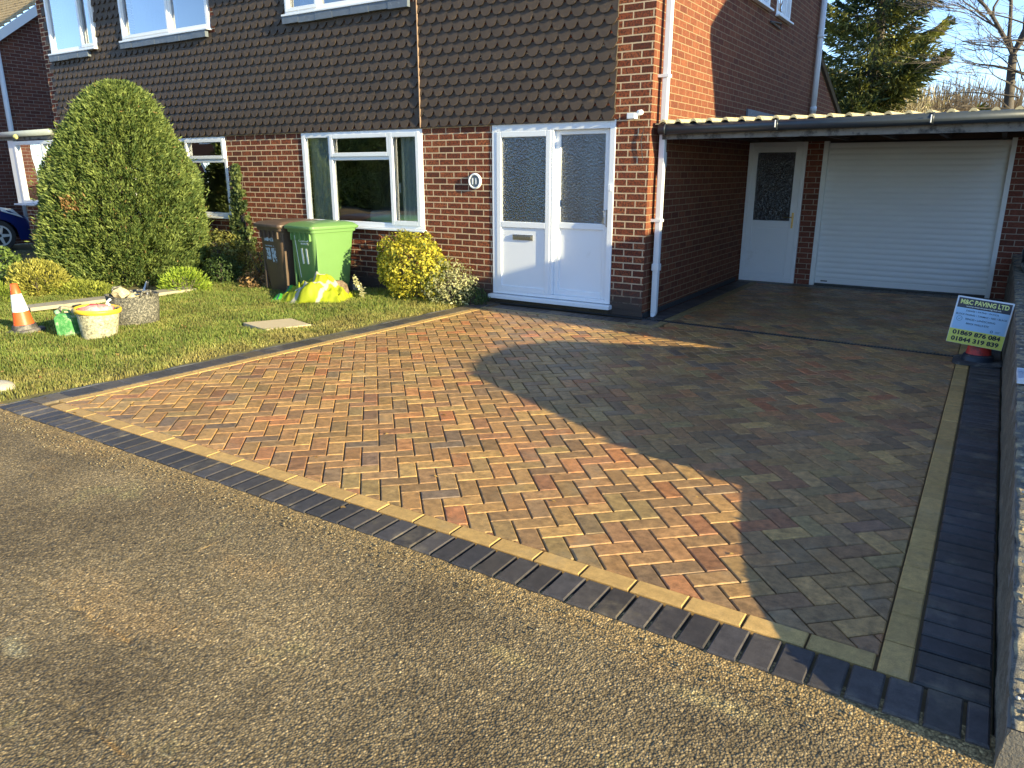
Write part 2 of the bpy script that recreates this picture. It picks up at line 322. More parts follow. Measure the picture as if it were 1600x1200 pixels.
# ------------------------------------------------------------------ block paving
def clip(poly, a, b, c):                                         # keep a*x+b*y<=c
    out = []
    for i in range(len(poly)):
        p, q = poly[i], poly[(i + 1) % len(poly)]; dp = a * p[0] + b * p[1] - c; dq = a * q[0] + b * q[1] - c
        if dp <= 0: out.append(p)
        if dp * dq < 0: t = dp / (dp - dq); out.append((p[0] + t * (q[0] - p[0]), p[1] + t * (q[1] - p[1])))
    return out
def area(p): return .5 * sum(p[i][0] * p[(i + 1) % len(p)][1] - p[(i + 1) % len(p)][0] * p[i][1] for i in range(len(p)))
def inset(poly, d):
    if area(poly) < 0: poly = poly[::-1]
    out = poly
    for i in range(len(poly)):
        p, q = poly[i], poly[(i + 1) % len(poly)]; dx, dy = q[0] - p[0], q[1] - p[1]; l = math.hypot(dx, dy)
        if l < 1e-6: continue
        nx, ny = dy / l, -dx / l; out = clip(out, nx, ny, nx * p[0] + ny * p[1] - d)
        if len(out) < 3: return []
    return out
class Pav:
    def __init__(s): s.v = []; s.f = []; s.c = []
    def block(s, poly, col, z=0, gap=.0031, ch=.0048, dz=.005, deep=.02):
        poly = [p for i, p in enumerate(poly) if math.hypot(p[0] - poly[i - 1][0], p[1] - poly[i - 1][1]) > 1e-5]
        if len(poly) < 3 or abs(area(poly)) < 3e-4: return
        if area(poly) < 0: poly = poly[::-1]
        o = inset(poly, gap)
        if len(o) < 3: return
        cx = sum(p[0] for p in o) / len(o); cy = sum(p[1] for p in o) / len(o)
        t = inset(o, ch)
        if len(t) != len(o):
            t = [(cx + (p[0] - cx) * .86, cy + (p[1] - cy) * .86) for p in o]
        n = len(o); b = len(s.v); z += random.uniform(-.0008, .0008); tx = random.uniform(-.004, .004); ty = random.uniform(-.004, .004)
        Z = lambda p: z + (p[0] - cx) * tx + (p[1] - cy) * ty
        s.v += [(p[0], p[1], Z(p)) for p in t] + [(p[0], p[1], Z(p) - dz) for p in o] + [(p[0], p[1], z - deep) for p in o]
        s.c += [col] * (3 * n)
        s.f.append(tuple(range(b, b + n)))
        for i in range(n):
            j = (i + 1) % n; s.f.append((b + n + i, b + n + j, b + j, b + i)); s.f.append((b + 2 * n + i, b + 2 * n + j, b + n + j, b + n + i))
    def build(s, name, mat):
        me = bpy.data.meshes.new(name); me.from_pydata(s.v, [], s.f); a = me.color_attributes.new('Col', 'FLOAT_COLOR', 'POINT')
        c = np.ones((len(s.v), 4), np.float32); c[:, :3] = s.c; a.data.foreach_set('color', c.ravel()); me.materials.append(mat); me.update()
        return link(bpy.data.objects.new(name, me))
def leftx(y): return -5.765 + (y - 2.3) * .079                     # outer edge of the left border
YF0, YF1, YY1 = 2.225, 2.428, 2.532                               # front: dark band, buff band
XR0, XR1, XR2 = -.118, -.015, .215                                # right: buff band, dark band
YW = 7.74
brind = [((.29, .165, .065), 6), ((.31, .19, .07), 7), ((.26, .165, .075), 6), ((.22, .14, .06), 6), ((.17, .115, .06), 4), ((.34, .135, .055), 2.2), ((.25, .13, .06), 4), ((.25, .18, .07), 4), ((.36, .23, .08), 2.5), ((.14, .105, .07), 1.8)]
bw = np.cumsum([b[1] for b in brind]); bw /= bw[-1]
def bcol():
    a = brind[int(np.searchsorted(bw, random.random()))][0]; b = brind[int(np.searchsorted(bw, random.random()))][0]; t = random.random() * .6; k = random.uniform(1.1, 1.6)
    return tuple((a[i] * (1 - t) + b[i] * t) * k * (1.0, .91, .90)[i] for i in range(3))
def herring():
    pv = Pav(); wd = .102; dl = R(-2.0); A = (-1.987, 3.867)
    e1 = (math.cos(R(-45) + dl), math.sin(R(-45) + dl)); e2 = (math.cos(R(45) + dl), math.sin(R(45) + dl))
    def W(a, b): a += 1; return (A[0] + wd * (a * e1[0] + b * e2[0]), A[1] + wd * (a * e1[1] + b * e2[1]))
    for ix in range(-90, 90):
        for iy in range(-70, 120):
            d = (ix - iy) % 4
            if d == 0: r = (ix, iy, ix + 2, iy + 1)
            elif d == 3: r = (ix, iy, ix + 1, iy + 2)
            else: continue
            poly = [W(r[0], r[1]), W(r[2], r[1]), W(r[2], r[3]), W(r[0], r[3])]
            cx, cy = W((r[0] + r[2]) / 2, (r[1] + r[3]) / 2)
            if cy < 2.3 or cy > 11.6 or cx > .1 or cx < -6: continue
            col = bcol()
            if cy < 7.5:
                q = clip(poly, 0, -1, -YY1); q = clip(q, 1, 0, XR0) if q else q
                if cx < -2.9 or cy < 7.2:
                    if cx < -2.86: q = clip(q, 0, 1, 7.30) if q else q
                if q:                                              # left border slants
                    nx, ny = -1, .079; l = math.hypot(nx, ny); q = clip(q, nx / l, ny / l, (-(leftx(0) + .306)) / l)
                if len(q) > 2: pv.block(q, col)
            if cy >= 7.5 or (cx > -2.95 and cy > 7.2 and cy >= 7.5):
                if cx > -3.0:
                    q = clip(poly, 1, 0, XR0); q = clip(q, -1, 0, 2.875) if q else q; q = clip(q, 0, 1, 11.23) if q else q
                    if len(q) > 2: pv.block(q, col)
    return struct(pv.build('driveway', M['block']))
herring()
def rect(x0, x1, y0, y1): return [(x0, y0), (x1, y0), (x1, y1), (x0, y1)]
def dcol(): k = random.uniform(.7, 1.35); t = random.uniform(-.006, .01); return (.060 * k + t, .052 * k + t * .6, .050 * k)
def ycol(): k = random.uniform(.85, 1.1); return (.53 * k, .325 * k, .11 * k)
def borders():
    d = Pav(); y = Pav(); g = .0055
    x = -5.74                                                     # front, soldier course
    while x < .16:
        x1 = x + .111
        d.block(rect(x, min(x1, .215), YF0 + random.uniform(-.004, .004), YF1), dcol(), .004, g, .006, .006); x = x1
    x = XR0 - .005
    while x > -5.3:
        x1 = max(x - .222, -5.45); y.block(rect(x1, x, YF1 + .002, YY1), ycol(), .002, .004, .005, .005); x = x1
    yy = YF1 + .002                                                # right hand side
    while yy < 11.2: y.block(rect(XR0, XR1, yy, yy + .205), ycol(), .001, .003, .005, .005); yy += .205
    yy = YF1 + .002
    while yy < 11.4: d.block(rect(XR1 + .003, XR2, yy, yy + .1045), dcol(), .001, .0045, .007, .006); yy += .1045
    yy = 2.43                                                      # left hand side, slanting
    while yy < 7.6:
        y1 = yy + .212; d.block([(leftx(yy), yy), (leftx(yy) + .203, yy), (leftx(y1) + .203, y1), (leftx(y1), y1)], dcol() if random.random() > .45 else random.choice([(.11, .085, .06), (.13, .10, .065), (.085, .075, .06)]), .002, .003, .005, .005); yy = y1
    yy = 2.54
    while yy < 7.2:
        y1 = yy + .205; y.block([(leftx(yy) + .204, yy), (leftx(yy) + .304, yy), (leftx(y1) + .304, y1), (leftx(y1) + .204, y1)], ycol(), .001, .003, .005, .005); yy = y1
    x = leftx(7.4) + .31                                           # under the house wall
    while x < -3.0: d.block(rect(x, x + .105, 7.41, 7.615), dcol() if random.random() > .3 else (.14, .11, .08), .001, .003, .005, .005); x += .105
    x = leftx(7.4) + .21
    while x < -3.05: y.block(rect(x, x + .205, 7.305, 7.405), (.27, .19, .085), .001, .003, .005, .005); x += .205  # buff toned down, the shade by the wall put into the colour
    yy = 7.62
    while yy < 11.2: d.block(rect(-3.19, -2.985, yy, yy + .105), dcol(), .001, .003, .005, .005); yy += .105
    yy = 7.42
    while yy < 11.2: y.block(rect(-2.98, -2.88, yy, yy + .205), (.25, .18, .075), .001, .003, .005, .005); yy += .205  # duller buff too, carport shade put into the block colour
    x = -3.2
    while x < .1: d.block(rect(x, x + .105, 11.235, 11.45), (.16, .14, .12), .001, .003, .005, .005); x += .105
    struct(d.build('driveway_edging', M['dark_block'])); struct(y.build('driveway_inlay', M['yellow_block']))
borders()
M['sand'] = simple('joint_sand', (.17, .11, .05), .95, .25, 60, .002, 300, world=True)
b = MB(); zs = -.0155
b.add([(leftx(2.23), 2.23, zs), (.216, 2.23, zs), (.216, 11.5, zs), (-3.2, 11.5, zs), (-3.2, 7.7, zs), (leftx(7.7), 7.7, zs)], [(0, 1, 2, 3, 4, 5)])
struct(obj('jointing_sand', b, M['sand'], fixn=False))
# concrete haunching strip along the lawn
M['haunch'] = simple('haunch_concrete', (.52, .42, .27), .9, .2, 12, .003, 120, world=True, dirt=(.25, .19, .1), dirtscale=8)
b = MB(); n = 60
for i in range(n + 1):
    y_ = 2.22 + i * (7.6 - 2.22) / n; j = random.uniform(-.012, .012) - .05 + .02 * math.sin(i * .7)
    b.v += [(leftx(y_) + j - .03, y_, -.04), (leftx(y_) + j * .8, y_, -.006 + random.uniform(-.003, .003)), (leftx(y_) + .004, y_, -.002)]
for i in range(n):
    for k in (0, 1): b.f.append((3 * i + k, 3 * i + k + 1, 3 * i + 4 + k, 3 * i + 3 + k)); b.m.append(0)
struct(obj('haunching', b, M['haunch'], smooth=True))
# black channel drain / chain across the drive
def drain():
    t = thing('drainage_channel', 'narrow black ribbed drainage channel across the drive at the carport mouth', 'drain', (-1.7, 7.7, 0))
    b = MB(); p0 = Vector((-5.2, 7.715, 0)); p1 = Vector((-3.22, 7.70, 0)); p2 = Vector((-.02, 7.56, 0))
    for a, c in ((p0, p1), (p1, p2)):
        d = (c - a).normalized(); nn = Vector((-d.y, d.x, 0)) * .016
        b.add([a - nn, c - nn, c + nn, a + nn] + [q + Vector((0, 0, .009)) for q in (a - nn, c - nn, c + nn, a + nn)], [(4, 5, 6, 7), (0, 1, 5, 4), (2, 3, 7, 6), (3, 0, 4, 7), (1, 2, 6, 5)])
    obj('channel', b, M['black_plastic'], t)
    b = MB()
    for a, c in ((p1, p2),):
        n = 110; d = (c - a) / n; e = d.normalized(); nn = Vector((-e.y, e.x, 0)) * .018
        for i in range(n):
            q = a + d * (i + .2); r_ = a + d * (i + .7); h = Vector((0, 0, .0135))
            b.add([q - nn, r_ - nn, r_ + nn, q + nn, q - nn + h, r_ - nn + h, r_ + nn + h, q + nn + h], [(4, 5, 6, 7), (0, 1, 5, 4), (2, 3, 7, 6), (3, 0, 4, 7), (1, 2, 6, 5)])
    obj('grating', b, M['black_plastic'], t)
drain()

# ------------------------------------------------------------------ walls with openings
def wallgrid(mb, axis, c, u0, u1, z0, z1, holes, th, rev=True):
    """wall whose outer face lies at axis=c; axis 'y': u is x, thickness to +y; axis 'x': u is y, thickness to -x"""
    us = sorted({u0, u1} | {h[0] for h in holes} | {h[1] for h in holes}); zs = sorted({z0, z1} | {h[2] for h in holes} | {h[3] for h in holes})
    us = [u for u in us if u0 <= u <= u1]; zs = [z for z in zs if z0 <= z <= z1]
    def P(u, z, d): return (u, c + d, z) if axis == 'y' else (c - d, u, z)
    def inh(u, z): return any(h[0] < u < h[1] and h[2] < z < h[3] for h in holes)
    for i in range(len(us) - 1):
        for j in range(len(zs) - 1):
            if inh((us[i] + us[i + 1]) / 2, (zs[j] + zs[j + 1]) / 2): continue
            for d in (0, th): mb.quad(P(us[i], zs[j], d), P(us[i + 1], zs[j], d), P(us[i + 1], zs[j + 1], d), P(us[i], zs[j + 1], d))
    for h in holes:
        a, b_, c_, d_ = h
        mb.quad(P(a, c_, 0), P(a, c_, th), P(a, d_, th), P(a, d_, 0)); mb.quad(P(b_, c_, 0), P(b_, c_, th), P(b_, d_, th), P(b_, d_, 0))
        mb.quad(P(a, c_, 0), P(b_, c_, 0), P(b_, c_, th), P(a, c_, th)); mb.quad(P(a, d_, 0), P(b_, d_, 0), P(b_, d_, th), P(a, d_, th))
    for u in (u0, u1): mb.quad(P(u, z0, 0), P(u, z0, th), P(u, z1, th), P(u, z1, 0))
    mb.quad(P(u0, z1, 0), P(u1, z1, 0), P(u1, z1, th), P(u0, z1, th))

YF = 7.754; XC = -3.235
house = thing('brick_house', 'two-storey red brick house with brown scalloped hung tiles above its white porch door', 'house', (-9.2, 11.5, 0))
H = [(-5.26, -3.63, .1, 2.14), (-8.55, -6.335, .83, 2.12), (-12.9, -10.257, .88, 2.115), (-14.84, -13.36, 3.63, 4.7), (-12.58, -10.315, 3.64, 4.7), (-8.655, -6.45, 3.645, 4.7)]
b = MB(); wallgrid(b, 'y', YF, -15.19, XC, -.05, 5.0, H, .25)
obj('wall', b, M['brick'], house, fixn=False)
b = MB(); wallgrid(b, 'x', XC + .001, YF + .002, 15.35, -.05, 5.0, [(10.6, 11.93, 3.85, 4.75), (12.32, 13.15, 3.85, 4.75)], .25)
b.add([(XC, 15.35, 0), (XC, 18.4, 0), (XC, 18.4, 2.62), (XC, 15.35, 3.62)], [(0, 1, 2, 3)])
b.add([(XC, YF, 5.0), (XC, 15.35, 5.0), (XC, 11.55, 8.0)], [(0, 1, 2)])
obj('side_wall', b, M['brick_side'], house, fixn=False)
b = MB(); b.box(-15.19, XC - .26, 15.0, 15.3, 0, 5); b.box(-15.19, -14.95, 8.05, 15, 0, 5)
b.box(-15.0, XC - .27, 9.6, 9.7, 0, 5); b.box(-15.0, XC - .27, 8.05, 9.6, 2.45, 2.7)
b.box(-5.9, -5.8, 8.01, 9.6, 0, 2.44)
obj('interior_wall', b, M['interior'], house)
b = MB(); oy = .42
b.add([(-15.5, YF - oy, 4.86), (XC + .12, YF - oy, 4.86), (XC + .12, 11.55, 8.06), (-15.5, 11.55, 8.06), (-15.5, 15.7, 4.86), (XC + .12, 15.7, 4.86),
       (-15.5, YF - oy, 4.99), (XC + .12, YF - oy, 4.99), (XC + .12, 11.55, 8.2), (-15.5, 11.55, 8.2), (-15.5, 15.7, 4.99), (XC + .12, 15.7, 4.99)],
      [(0, 1, 2, 3), (3, 2, 5, 4), (6, 7, 8, 9), (9, 8, 11, 10), (0, 1, 7, 6), (4, 5, 11, 10), (0, 3, 9, 6), (3, 4, 10, 9), (1, 2, 8, 7), (2, 5, 11, 8)])
obj('roof', b, M['rooftile'], house)
b = MB(); b.box(-15.5, XC + .12, YF - oy - .02, YF - oy - .001, 4.8, 5.0); b.box(-15.5, XC + .1, YF - oy, YF - .001, 4.80, 4.82)
obj('soffit', b, M['pvc'], house)
b = MB(); b.tube([(XC + .02, 15.45, 3.66), (XC + .02, 18.5, 2.62)], .06, 6); b.box(-6.5, XC + .05, 18.1, 18.3, 2.5, 2.6); b.add([(XC + .08, 15.35, 3.68), (XC + .08, 18.5, 2.66), (-7, 18.5, 2.66), (-7, 15.35, 3.68)], [(0, 1, 2, 3)])
obj('extension_roof', b, M['gutter'], house)
b = MB(); b.box(XC + .002, XC + .03, 11.2, 12.95, 2.33, 2.45); obj('flashing', b, M['lead'], house)

# scalloped hung tiles: one part, one mesh
def tiles():
    w_, g_ = .160, .1185
    half = [(.079, .150), (.079, .064), (.069, .054), (.060, .034), (.047, .013), (.026, .001), (0, -.003)]
    out = half + [(-x, z) for x, z in half[::-1][1:]]; n = len(out)
    V = []; F = []; C = []
    holes = [(-14.86, -13.33, 3.45), (-12.6, -10.28, 3.45), (-8.68, -6.36, 3.5)]
    for r_ in range(24):
        z = 2.135 + r_ * g_; off = .5 * w_ * (r_ % 2)
        k = int((15.0 - 3.64) / w_) + 1
        for i in range(-1, k):
            x = -3.72 - i * w_ - off
            if x > -3.63: continue
            if x < -14.98: continue
            if any(a < x < b_ and z > c for a, b_, c in holes): continue
            jx = random.uniform(-.002, .002); jz = random.uniform(-.003, .003); ang = random.gauss(0, .012); dy = random.uniform(0, .004)
            if random.random() < .01: ang += random.uniform(-.06, .06); jz -= .012
            base = len(V); col = .8 + .4 * random.random()
            for layer in (0, 1):
                for (px_, pz_) in out:
                    px_ = min(px_, -3.642 - x)
                    X = px_ * math.cos(ang) - pz_ * math.sin(ang); Z = px_ * math.sin(ang) + pz_ * math.cos(ang)
                    yy = -.042 - dy * .5 + (pz_) * .165 + (px_ / .08) ** 2 * .003
                    V.append((x + X + jx, YF + yy + (.0185 if layer else 0), z + Z + jz))
            F.append(tuple(range(base, base + n)))
            for q in range(n - 1): F.append((base + q, base + q + 1, base + n + q + 1, base + n + q))
    mb = MB(); mb.v = V; mb.f = F; mb.m = [0] * len(F)
    obj('hung_tiles', mb, M['tile'], house)
tiles()
b = MB(); b.box(-6.333, -6.325, YF - .05, YF - .001, 2.13, 4.8); obj('cover_strip', b, M['strip'], house)
b = MB(); b.box(-15.0, -3.645, YF - .028, YF - .001, 2.128, 2.15); obj('tile_batten', b, M['darkwood'], house)

def pane(name, x0, x1, z0, z1, y, mat, par):
    mb = MB(); mb.quad((x0, y, z0), (x1, y, z0), (x1, y, z1), (x0, y, z1)); return obj(name, mb, mat, par, fixn=False)
def frameY(mb, x0, x1, z0, z1, t, y0, y1):
    mb.box(x0, x0 + t, y0, y1, z0, z1); mb.box(x1 - t, x1, y0, y1, z0, z1); mb.box(x0 + t, x1 - t, y0, y1, z0, z0 + t); mb.box(x0 + t, x1 - t, y0, y1, z1 - t, z1)
def curtain(name, x0, x1, z0, z1, y, par, mat, folds=7, amp=.02):
    mb = MB(); n = folds * 8
    for i in range(n + 1):
        x = x0 + (x1 - x0) * i / n; yy = y + amp * math.sin(i / n * folds * 2 * math.pi + .5 * math.sin(i)); mb.v += [(x, yy, z0), (x, yy, z1)]
    for i in range(n): mb.f.append((2 * i, 2 * i + 2, 2 * i + 3, 2 * i + 1)); mb.m.append(0)
    return obj(name, mb, mat, par, smooth=True)
def windows():
    # ground floor window by the porch
    y0, y1 = YF - .012, YF + .06
    f = MB(); frameY(f, -8.55, -6.335, .855, 2.12, .07, y0, y1)
    f.box(-8.02, -7.95, y0, y1, .925, 2.05); f.box(-6.895, -6.85, y0, y1, .925, 2.05)
    f.box(-7.95, -6.895, y0, y1, 1.745, 1.80)
    fr = obj('window', f, M['pvc'], house, bevel=.006)
    f = MB(); frameY(f, -7.975, -6.87, 1.79, 2.085, .055, y0 - .02, y0 - .001); frameY(f, -6.885, -6.375, .90, 2.085, .06, y0 - .02, y0 - .001)
    obj('casement', f, M['pvc'], fr, bevel=.006)
    for (a, c, d, e) in ((-8.48, -8.02, .925, 2.05), (-7.92, -6.925, 1.845, 2.03), (-7.95, -6.895, .925, 1.745), (-6.825, -6.435, .96, 2.025)): pane('pane', a, c, d, e, YF + .02, M['glass'], fr)
    f = MB(); f.box(-8.58, -6.31, YF - .075, YF + .02, .825, .853); obj('sill', f, M['pvc'], fr, bevel=.005)
    curtain('curtain', -8.52, -8.06, .9, 2.1, YF + .12, fr, M['curtain'], 6); curtain('curtain', -6.80, -6.40, .9, 2.1, YF + .12, fr, M['curtain'], 5)
    f = MB(); f.box(-7.55, -6.95, YF + .24, YF + .5, .8, 1.06); obj('sofa_back', f, M['curtain'], fr, bevel=.04)
    f = MB(); f.box(-6.78, -6.765, YF + .03, YF + .05, 1.32, 1.45); obj('window_handle', f, M['pvc'], fr)
    # left ground floor window (mostly behind the conifer)
    f = MB(); frameY(f, -12.9, -10.257, .90, 2.115, .06, y0, y1); f.box(-11.29, -11.225, y0, y1, .96, 2.05); f.box(-11.225, -10.32, y0, y1, 1.73, 1.80)
    fr = obj('window', f, M['pvc'], house, bevel=.006)
    f = MB(); frameY(f, -11.26, -10.29, 1.785, 2.085, .05, y0 - .018, y0 - .001); obj('casement', f, M['pvc'], fr, bevel=.005)
    for (a, c, d, e) in ((-12.84, -11.29, .96, 2.05), (-11.2, -10.34, 1.84, 2.03), (-11.225, -10.32, .96, 1.73)): pane('pane', a, c, d, e, YF + .02, M['glass'], fr)
    f = MB(); f.box(-12.95, -10.23, YF - .07, YF + .02, .868, .897); obj('sill', f, M['pvc'], fr, bevel=.005)
    curtain('curtain', -12.8, -11.6, .9, 2.1, YF + .14, fr, M['curtain'], 8); curtain('curtain', -10.62, -10.36, .9, 2.1, YF + .2, fr, M['net'], 3, .01)
    # upper windows
    for (a, c, z, mull, small) in ((-14.84, -13.36, 3.63, -13.80, 1), (-12.575, -10.315, 3.655, -11.26, 0), (-8.65, -6.45, 3.66, -8.0, 0)):
        f = MB(); frameY(f, a, c, z, 4.7, .06, YF - .045, YF + .05); f.box(mull - .03, mull + .03, YF - .045, YF + .05, z + .06, 4.64)
        fr = obj('window', f, M['pvc'], house, bevel=.006)
        f = MB()
        if small: frameY(f, mull + .015, c - .03, z + .03, 4.5, .045, YF - .062, YF - .046)
        else: frameY(f, a + .03, mull - .01, z + .03, 4.6, .045, YF - .062, YF - .046)
        obj('casement', f, M['pvc'], fr, bevel=.004)
        pane('pane', a + .06, mull - .03, z + .06, 4.64, YF + .0, M['glass_up'], fr); pane('pane', mull + .03, c - .06, z + .06, 4.64, YF + .0, M['glass_up'], fr)
        f = MB(); f.box(a - .02, c + .02, YF - .10, YF - .0, z - .03, z - .002); obj('sill', f, M['pvc'], fr, bevel=.005)
        f = MB(); xs = np.arange(a - .02, c + .05, .32)
        for i in range(len(xs) - 1): f.box(xs[i], xs[i + 1] - .004, YF - .088 + .003 * (i % 2), YF - .03, z - .125 + random.uniform(-.006, .006), z - .032)
        obj('flashing', f, M['lead'], fr)
        curtain('curtain', a + .1, mull - .05, z + .05, 4.6, YF + .15, fr, M['net'], 9, .012)
    # side windows
    for (a, c) in ((10.6, 11.93), (12.32, 13.15)):
        f = MB(); X0, X1 = XC - .05, XC + .012
        f.box(X0, X1, a, a + .06, 3.85, 4.75); f.box(X0, X1, c - .06, c, 3.85, 4.75); f.box(X0, X1, a + .06, c - .06, 3.85, 3.91); f.box(X0, X1, a + .06, c - .06, 4.69, 4.75); f.box(X0, X1, c - .3, c - .25, 3.91, 4.69)
        fr = obj('window', f, M['pvc'], house, bevel=.005)
        mb = MB(); mb.quad((XC - .02, a + .06, 3.91), (XC - .02, c - .06, 3.91), (XC - .02, c - .06, 4.69), (XC - .02, a + .06, 4.69)); obj('pane', mb, M['glass_up'], fr, fixn=False)
        f = MB(); f.box(XC + .001, XC + .07, a - .03, c + .03, 3.82, 3.848); obj('sill', f, M['pvc'], fr, bevel=.004)
windows()
def porch_door():
    y0, y1 = YF - .008, YF + .06
    f = MB(); f.box(-5.258, -5.19, y0, y1, .118, 2.14); f.box(-3.70, -3.632, y0, y1, .118, 2.14); f.box(-5.19, -3.70, y0, y1, 2.05, 2.14); f.box(-5.19, -3.70, y0, y1, .118, .16); f.box(-4.44, -4.405, y0, y1, .16, 2.05)
    fr = obj('porch_frame', f, M['pvc'], house, bevel=.006)
    # fixed left side
    f = MB(); frameY(f, -5.19, -4.44, .16, 2.05, .065, y0 - .006, y1 - .01); f.box(-5.125, -4.505, y0 - .006, y1 - .01, .94, 1.01)
    p = obj('side_screen', f, M['pvc'], fr, bevel=.006)
    f = MB(); f.box(-5.125, -4.505, y0 + .012, y0 + .04, .225, .94); obj('panel', f, M['pvc'], fr)
    pane('pane', -5.125, -4.505, 1.01, 1.985, YF + .01, M['obscure'], fr)
    # door leaf on the right, a little behind
    f = MB(); yy0, yy1 = y0 + .055, y1 + .05
    f.box(-4.405, -4.345, yy0, yy1, .16, 2.05); f.box(-3.775, -3.70, yy0, yy1, .16, 2.05); f.box(-4.345, -3.775, yy0, yy1, 2.0, 2.05); f.box(-4.345, -3.775, yy0, yy1, .16, .23); f.box(-4.345, -3.775, yy0, yy1, .95, 1.02)
    d = obj('door', f, M['pvc'], house, bevel=.006)
    f = MB(); f.box(-4.345, -3.775, yy0 + .022, yy0 + .04, .23, .95); obj('panel', f, M['pvc'], d)
    pane('pane', -4.345, -3.775, 1.02, 2.0, YF + .07, M['obscure'], d)
    f = MB(); f.tube([(-3.755, yy0 - .002, 1.17), (-3.755, yy0 - .045, 1.165), (-3.74, yy0 - .05, 1.10), (-3.755, yy0 - .045, 1.03), (-3.755, yy0 - .002, 1.02)], .008, 8); f.box(-3.735, -3.708, yy0 - .012, yy0 + .004, .99, 1.18)
    obj('handle', f, M['metal'], d)
    f = MB(); f.box(-4.96, -4.673, y0 - .004, y0 + .03, .795, .86); lp = obj('letter_plate', f, M['metal'], fr, bevel=.004)
    f = MB(); f.box(-4.94, -4.693, y0 - .010, y0 - .0045, .81, .845); obj('flap', f, M['metal'], lp, bevel=.003)
    f = MB(); f.box(-5.285, -3.605, YF - .085, YF + .02, .062, .112); obj('door_sill', f, M['pvc'], fr, bevel=.006)
    f = MB(); f.box(-5.25, -3.64, YF - .02, YF + .1, -.02, .058); obj('plinth', f, M['soil'], fr)
    f = MB(); f.box(-3.69, -3.65, y0 - .028, y0 - .002, 1.39, 1.46); obj('bell_push', f, M['pvc'], fr, bevel=.004)
    for i, (a, c, col) in enumerate([(-5.1, -4.85, 'curtain'), (-4.3, -4.1, 'net'), (-3.95, -3.85, 'yell')]):
        if col == 'yell': M['yell'] = simple('pale_door_beyond', (.35, .33, .12), .8)
        f = MB(); f.box(a, c, YF + .75, YF + .78, .15, 2.1); obj('hall_panel', f, M[col], fr)
porch_door()
def fixtures():
    m = MB(); m.lathe([(0, .0), (.075, .0), (.075, .02), (.0, .022)], 28)
    pl = obj('number_plaque', m, simple('slate_grey', (.16, .18, .19), .5), house, auto=40)
    # lathe is around z: turn it to face -y
    rot = Matrix.Rotation(R(90), 4, 'X'); pl.data.transform(Matrix.Translation((-5.512, YF - .002, 1.481)) @ rot)
    m = MB(); m.lathe([(.070, .0), (.095, .0), (.097, .012), (.088, .03), (.074, .03), (.070, .018)], 32); rg = obj('rim', m, M['pvc'], pl, smooth=True); rg.data.transform(Matrix.Translation((-5.512, YF - .001, 1.481)) @ rot)
    text('11', .095, (-5.548, YF - .0255, 1.443), M['pvc'], pl, 'numerals', off=.003, hgt=.075)
    # floodlight on the pier
    m = MB(); m.box(-3.46, -3.37, YF - .12, YF - .03, 2.13, 2.19); m.tube([(-3.415, YF - .001, 2.17), (-3.415, YF - .06, 2.17)], .02, 8); m.tube([(-3.34, YF - .001, 2.2), (-3.36, YF - .05, 2.19)], .03, 8)
    obj('security_light', m, M['pvc_pipe'], house, bevel=.006)
    m = MB(); m.tube([(-3.30, YF - .01, 2.06), (-3.33, YF - .012, 1.9), (-3.30, YF - .01, 1.7)], .004, 5); obj('cable', m, M['black_plastic'], house)
    # downpipe on the corner
    m = MB(); m.box(XC + .045, XC + .11, 7.90, 7.965, .04, 4.9); m.box(XC + .035, XC + .12, 7.89, 7.975, .52, .60); m.add([(XC + .045, 7.90, .04), (XC + .11, 7.90, .04), (XC + .11, 7.965, .04), (XC + .045, 7.965, .04), (XC + .06, 7.87, .0), (XC + .10, 7.87, .0), (XC + .10, 7.94, .0), (XC + .06, 7.94, .0)], [(0, 1, 5, 4), (1, 2, 6, 5), (2, 3, 7, 6), (3, 0, 4, 7), (4, 5, 6, 7)])
    dp = obj('downpipe', m, M['pvc_pipe'], house, bevel=.008)
    for z in (1.06, 2.55, 4.1): m = MB(); m.box(XC + .001, XC + .118, 7.885, 7.98, z, z + .03); obj('bracket', m, M['pvc_pipe'], dp)
    m = MB(); m.tube([(XC + .07, 15.22, 2.3), (XC + .07, 15.22, 4.85)], .05, 12); m.tube([(XC + .07, 15.22, 2.66), (XC + .07, 15.22, 2.74)], .06, 12); m.tube([(XC + .07, 15.22, 3.9), (XC + .07, 15.22, 3.96)], .06, 12)
    obj('downpipe', m, M['pvc_pipe'], house, smooth=True)
    m = MB(); m.tube([(XC + .02, 12.0, 3.70), (XC + .02, 12.6, 3.68), (XC + .02, 12.6, 3.76), (XC + .02, 12.0, 3.70)], .012, 6); obj('vent_pipe', m, M['gutter'], house)
    m = MB(); m.box(XC + .002, XC + .07, 8.02, 8.09, 1.64, 1.80); m.tube([(XC + .05, 8.05, 1.63), (XC + .05, 8.05, 1.60)], .02, 8); obj('outside_tap_box', m, M['pvc_pipe'], house, bevel=.005)
    m = MB(); 
    for i in range(14):
        y0 = 7.76 + i * .255; m.box(XC + .001, XC + .012, y0, y0 + .25, -.01, .05)
    obj('render_skirt', m, M['dark_block_plain'], house)
M['dark_block_plain'] = simple('dark_plinth', (.04, .04, .042), .7, .3, 9, world=True)  # near-black strip along the foot of the side wall
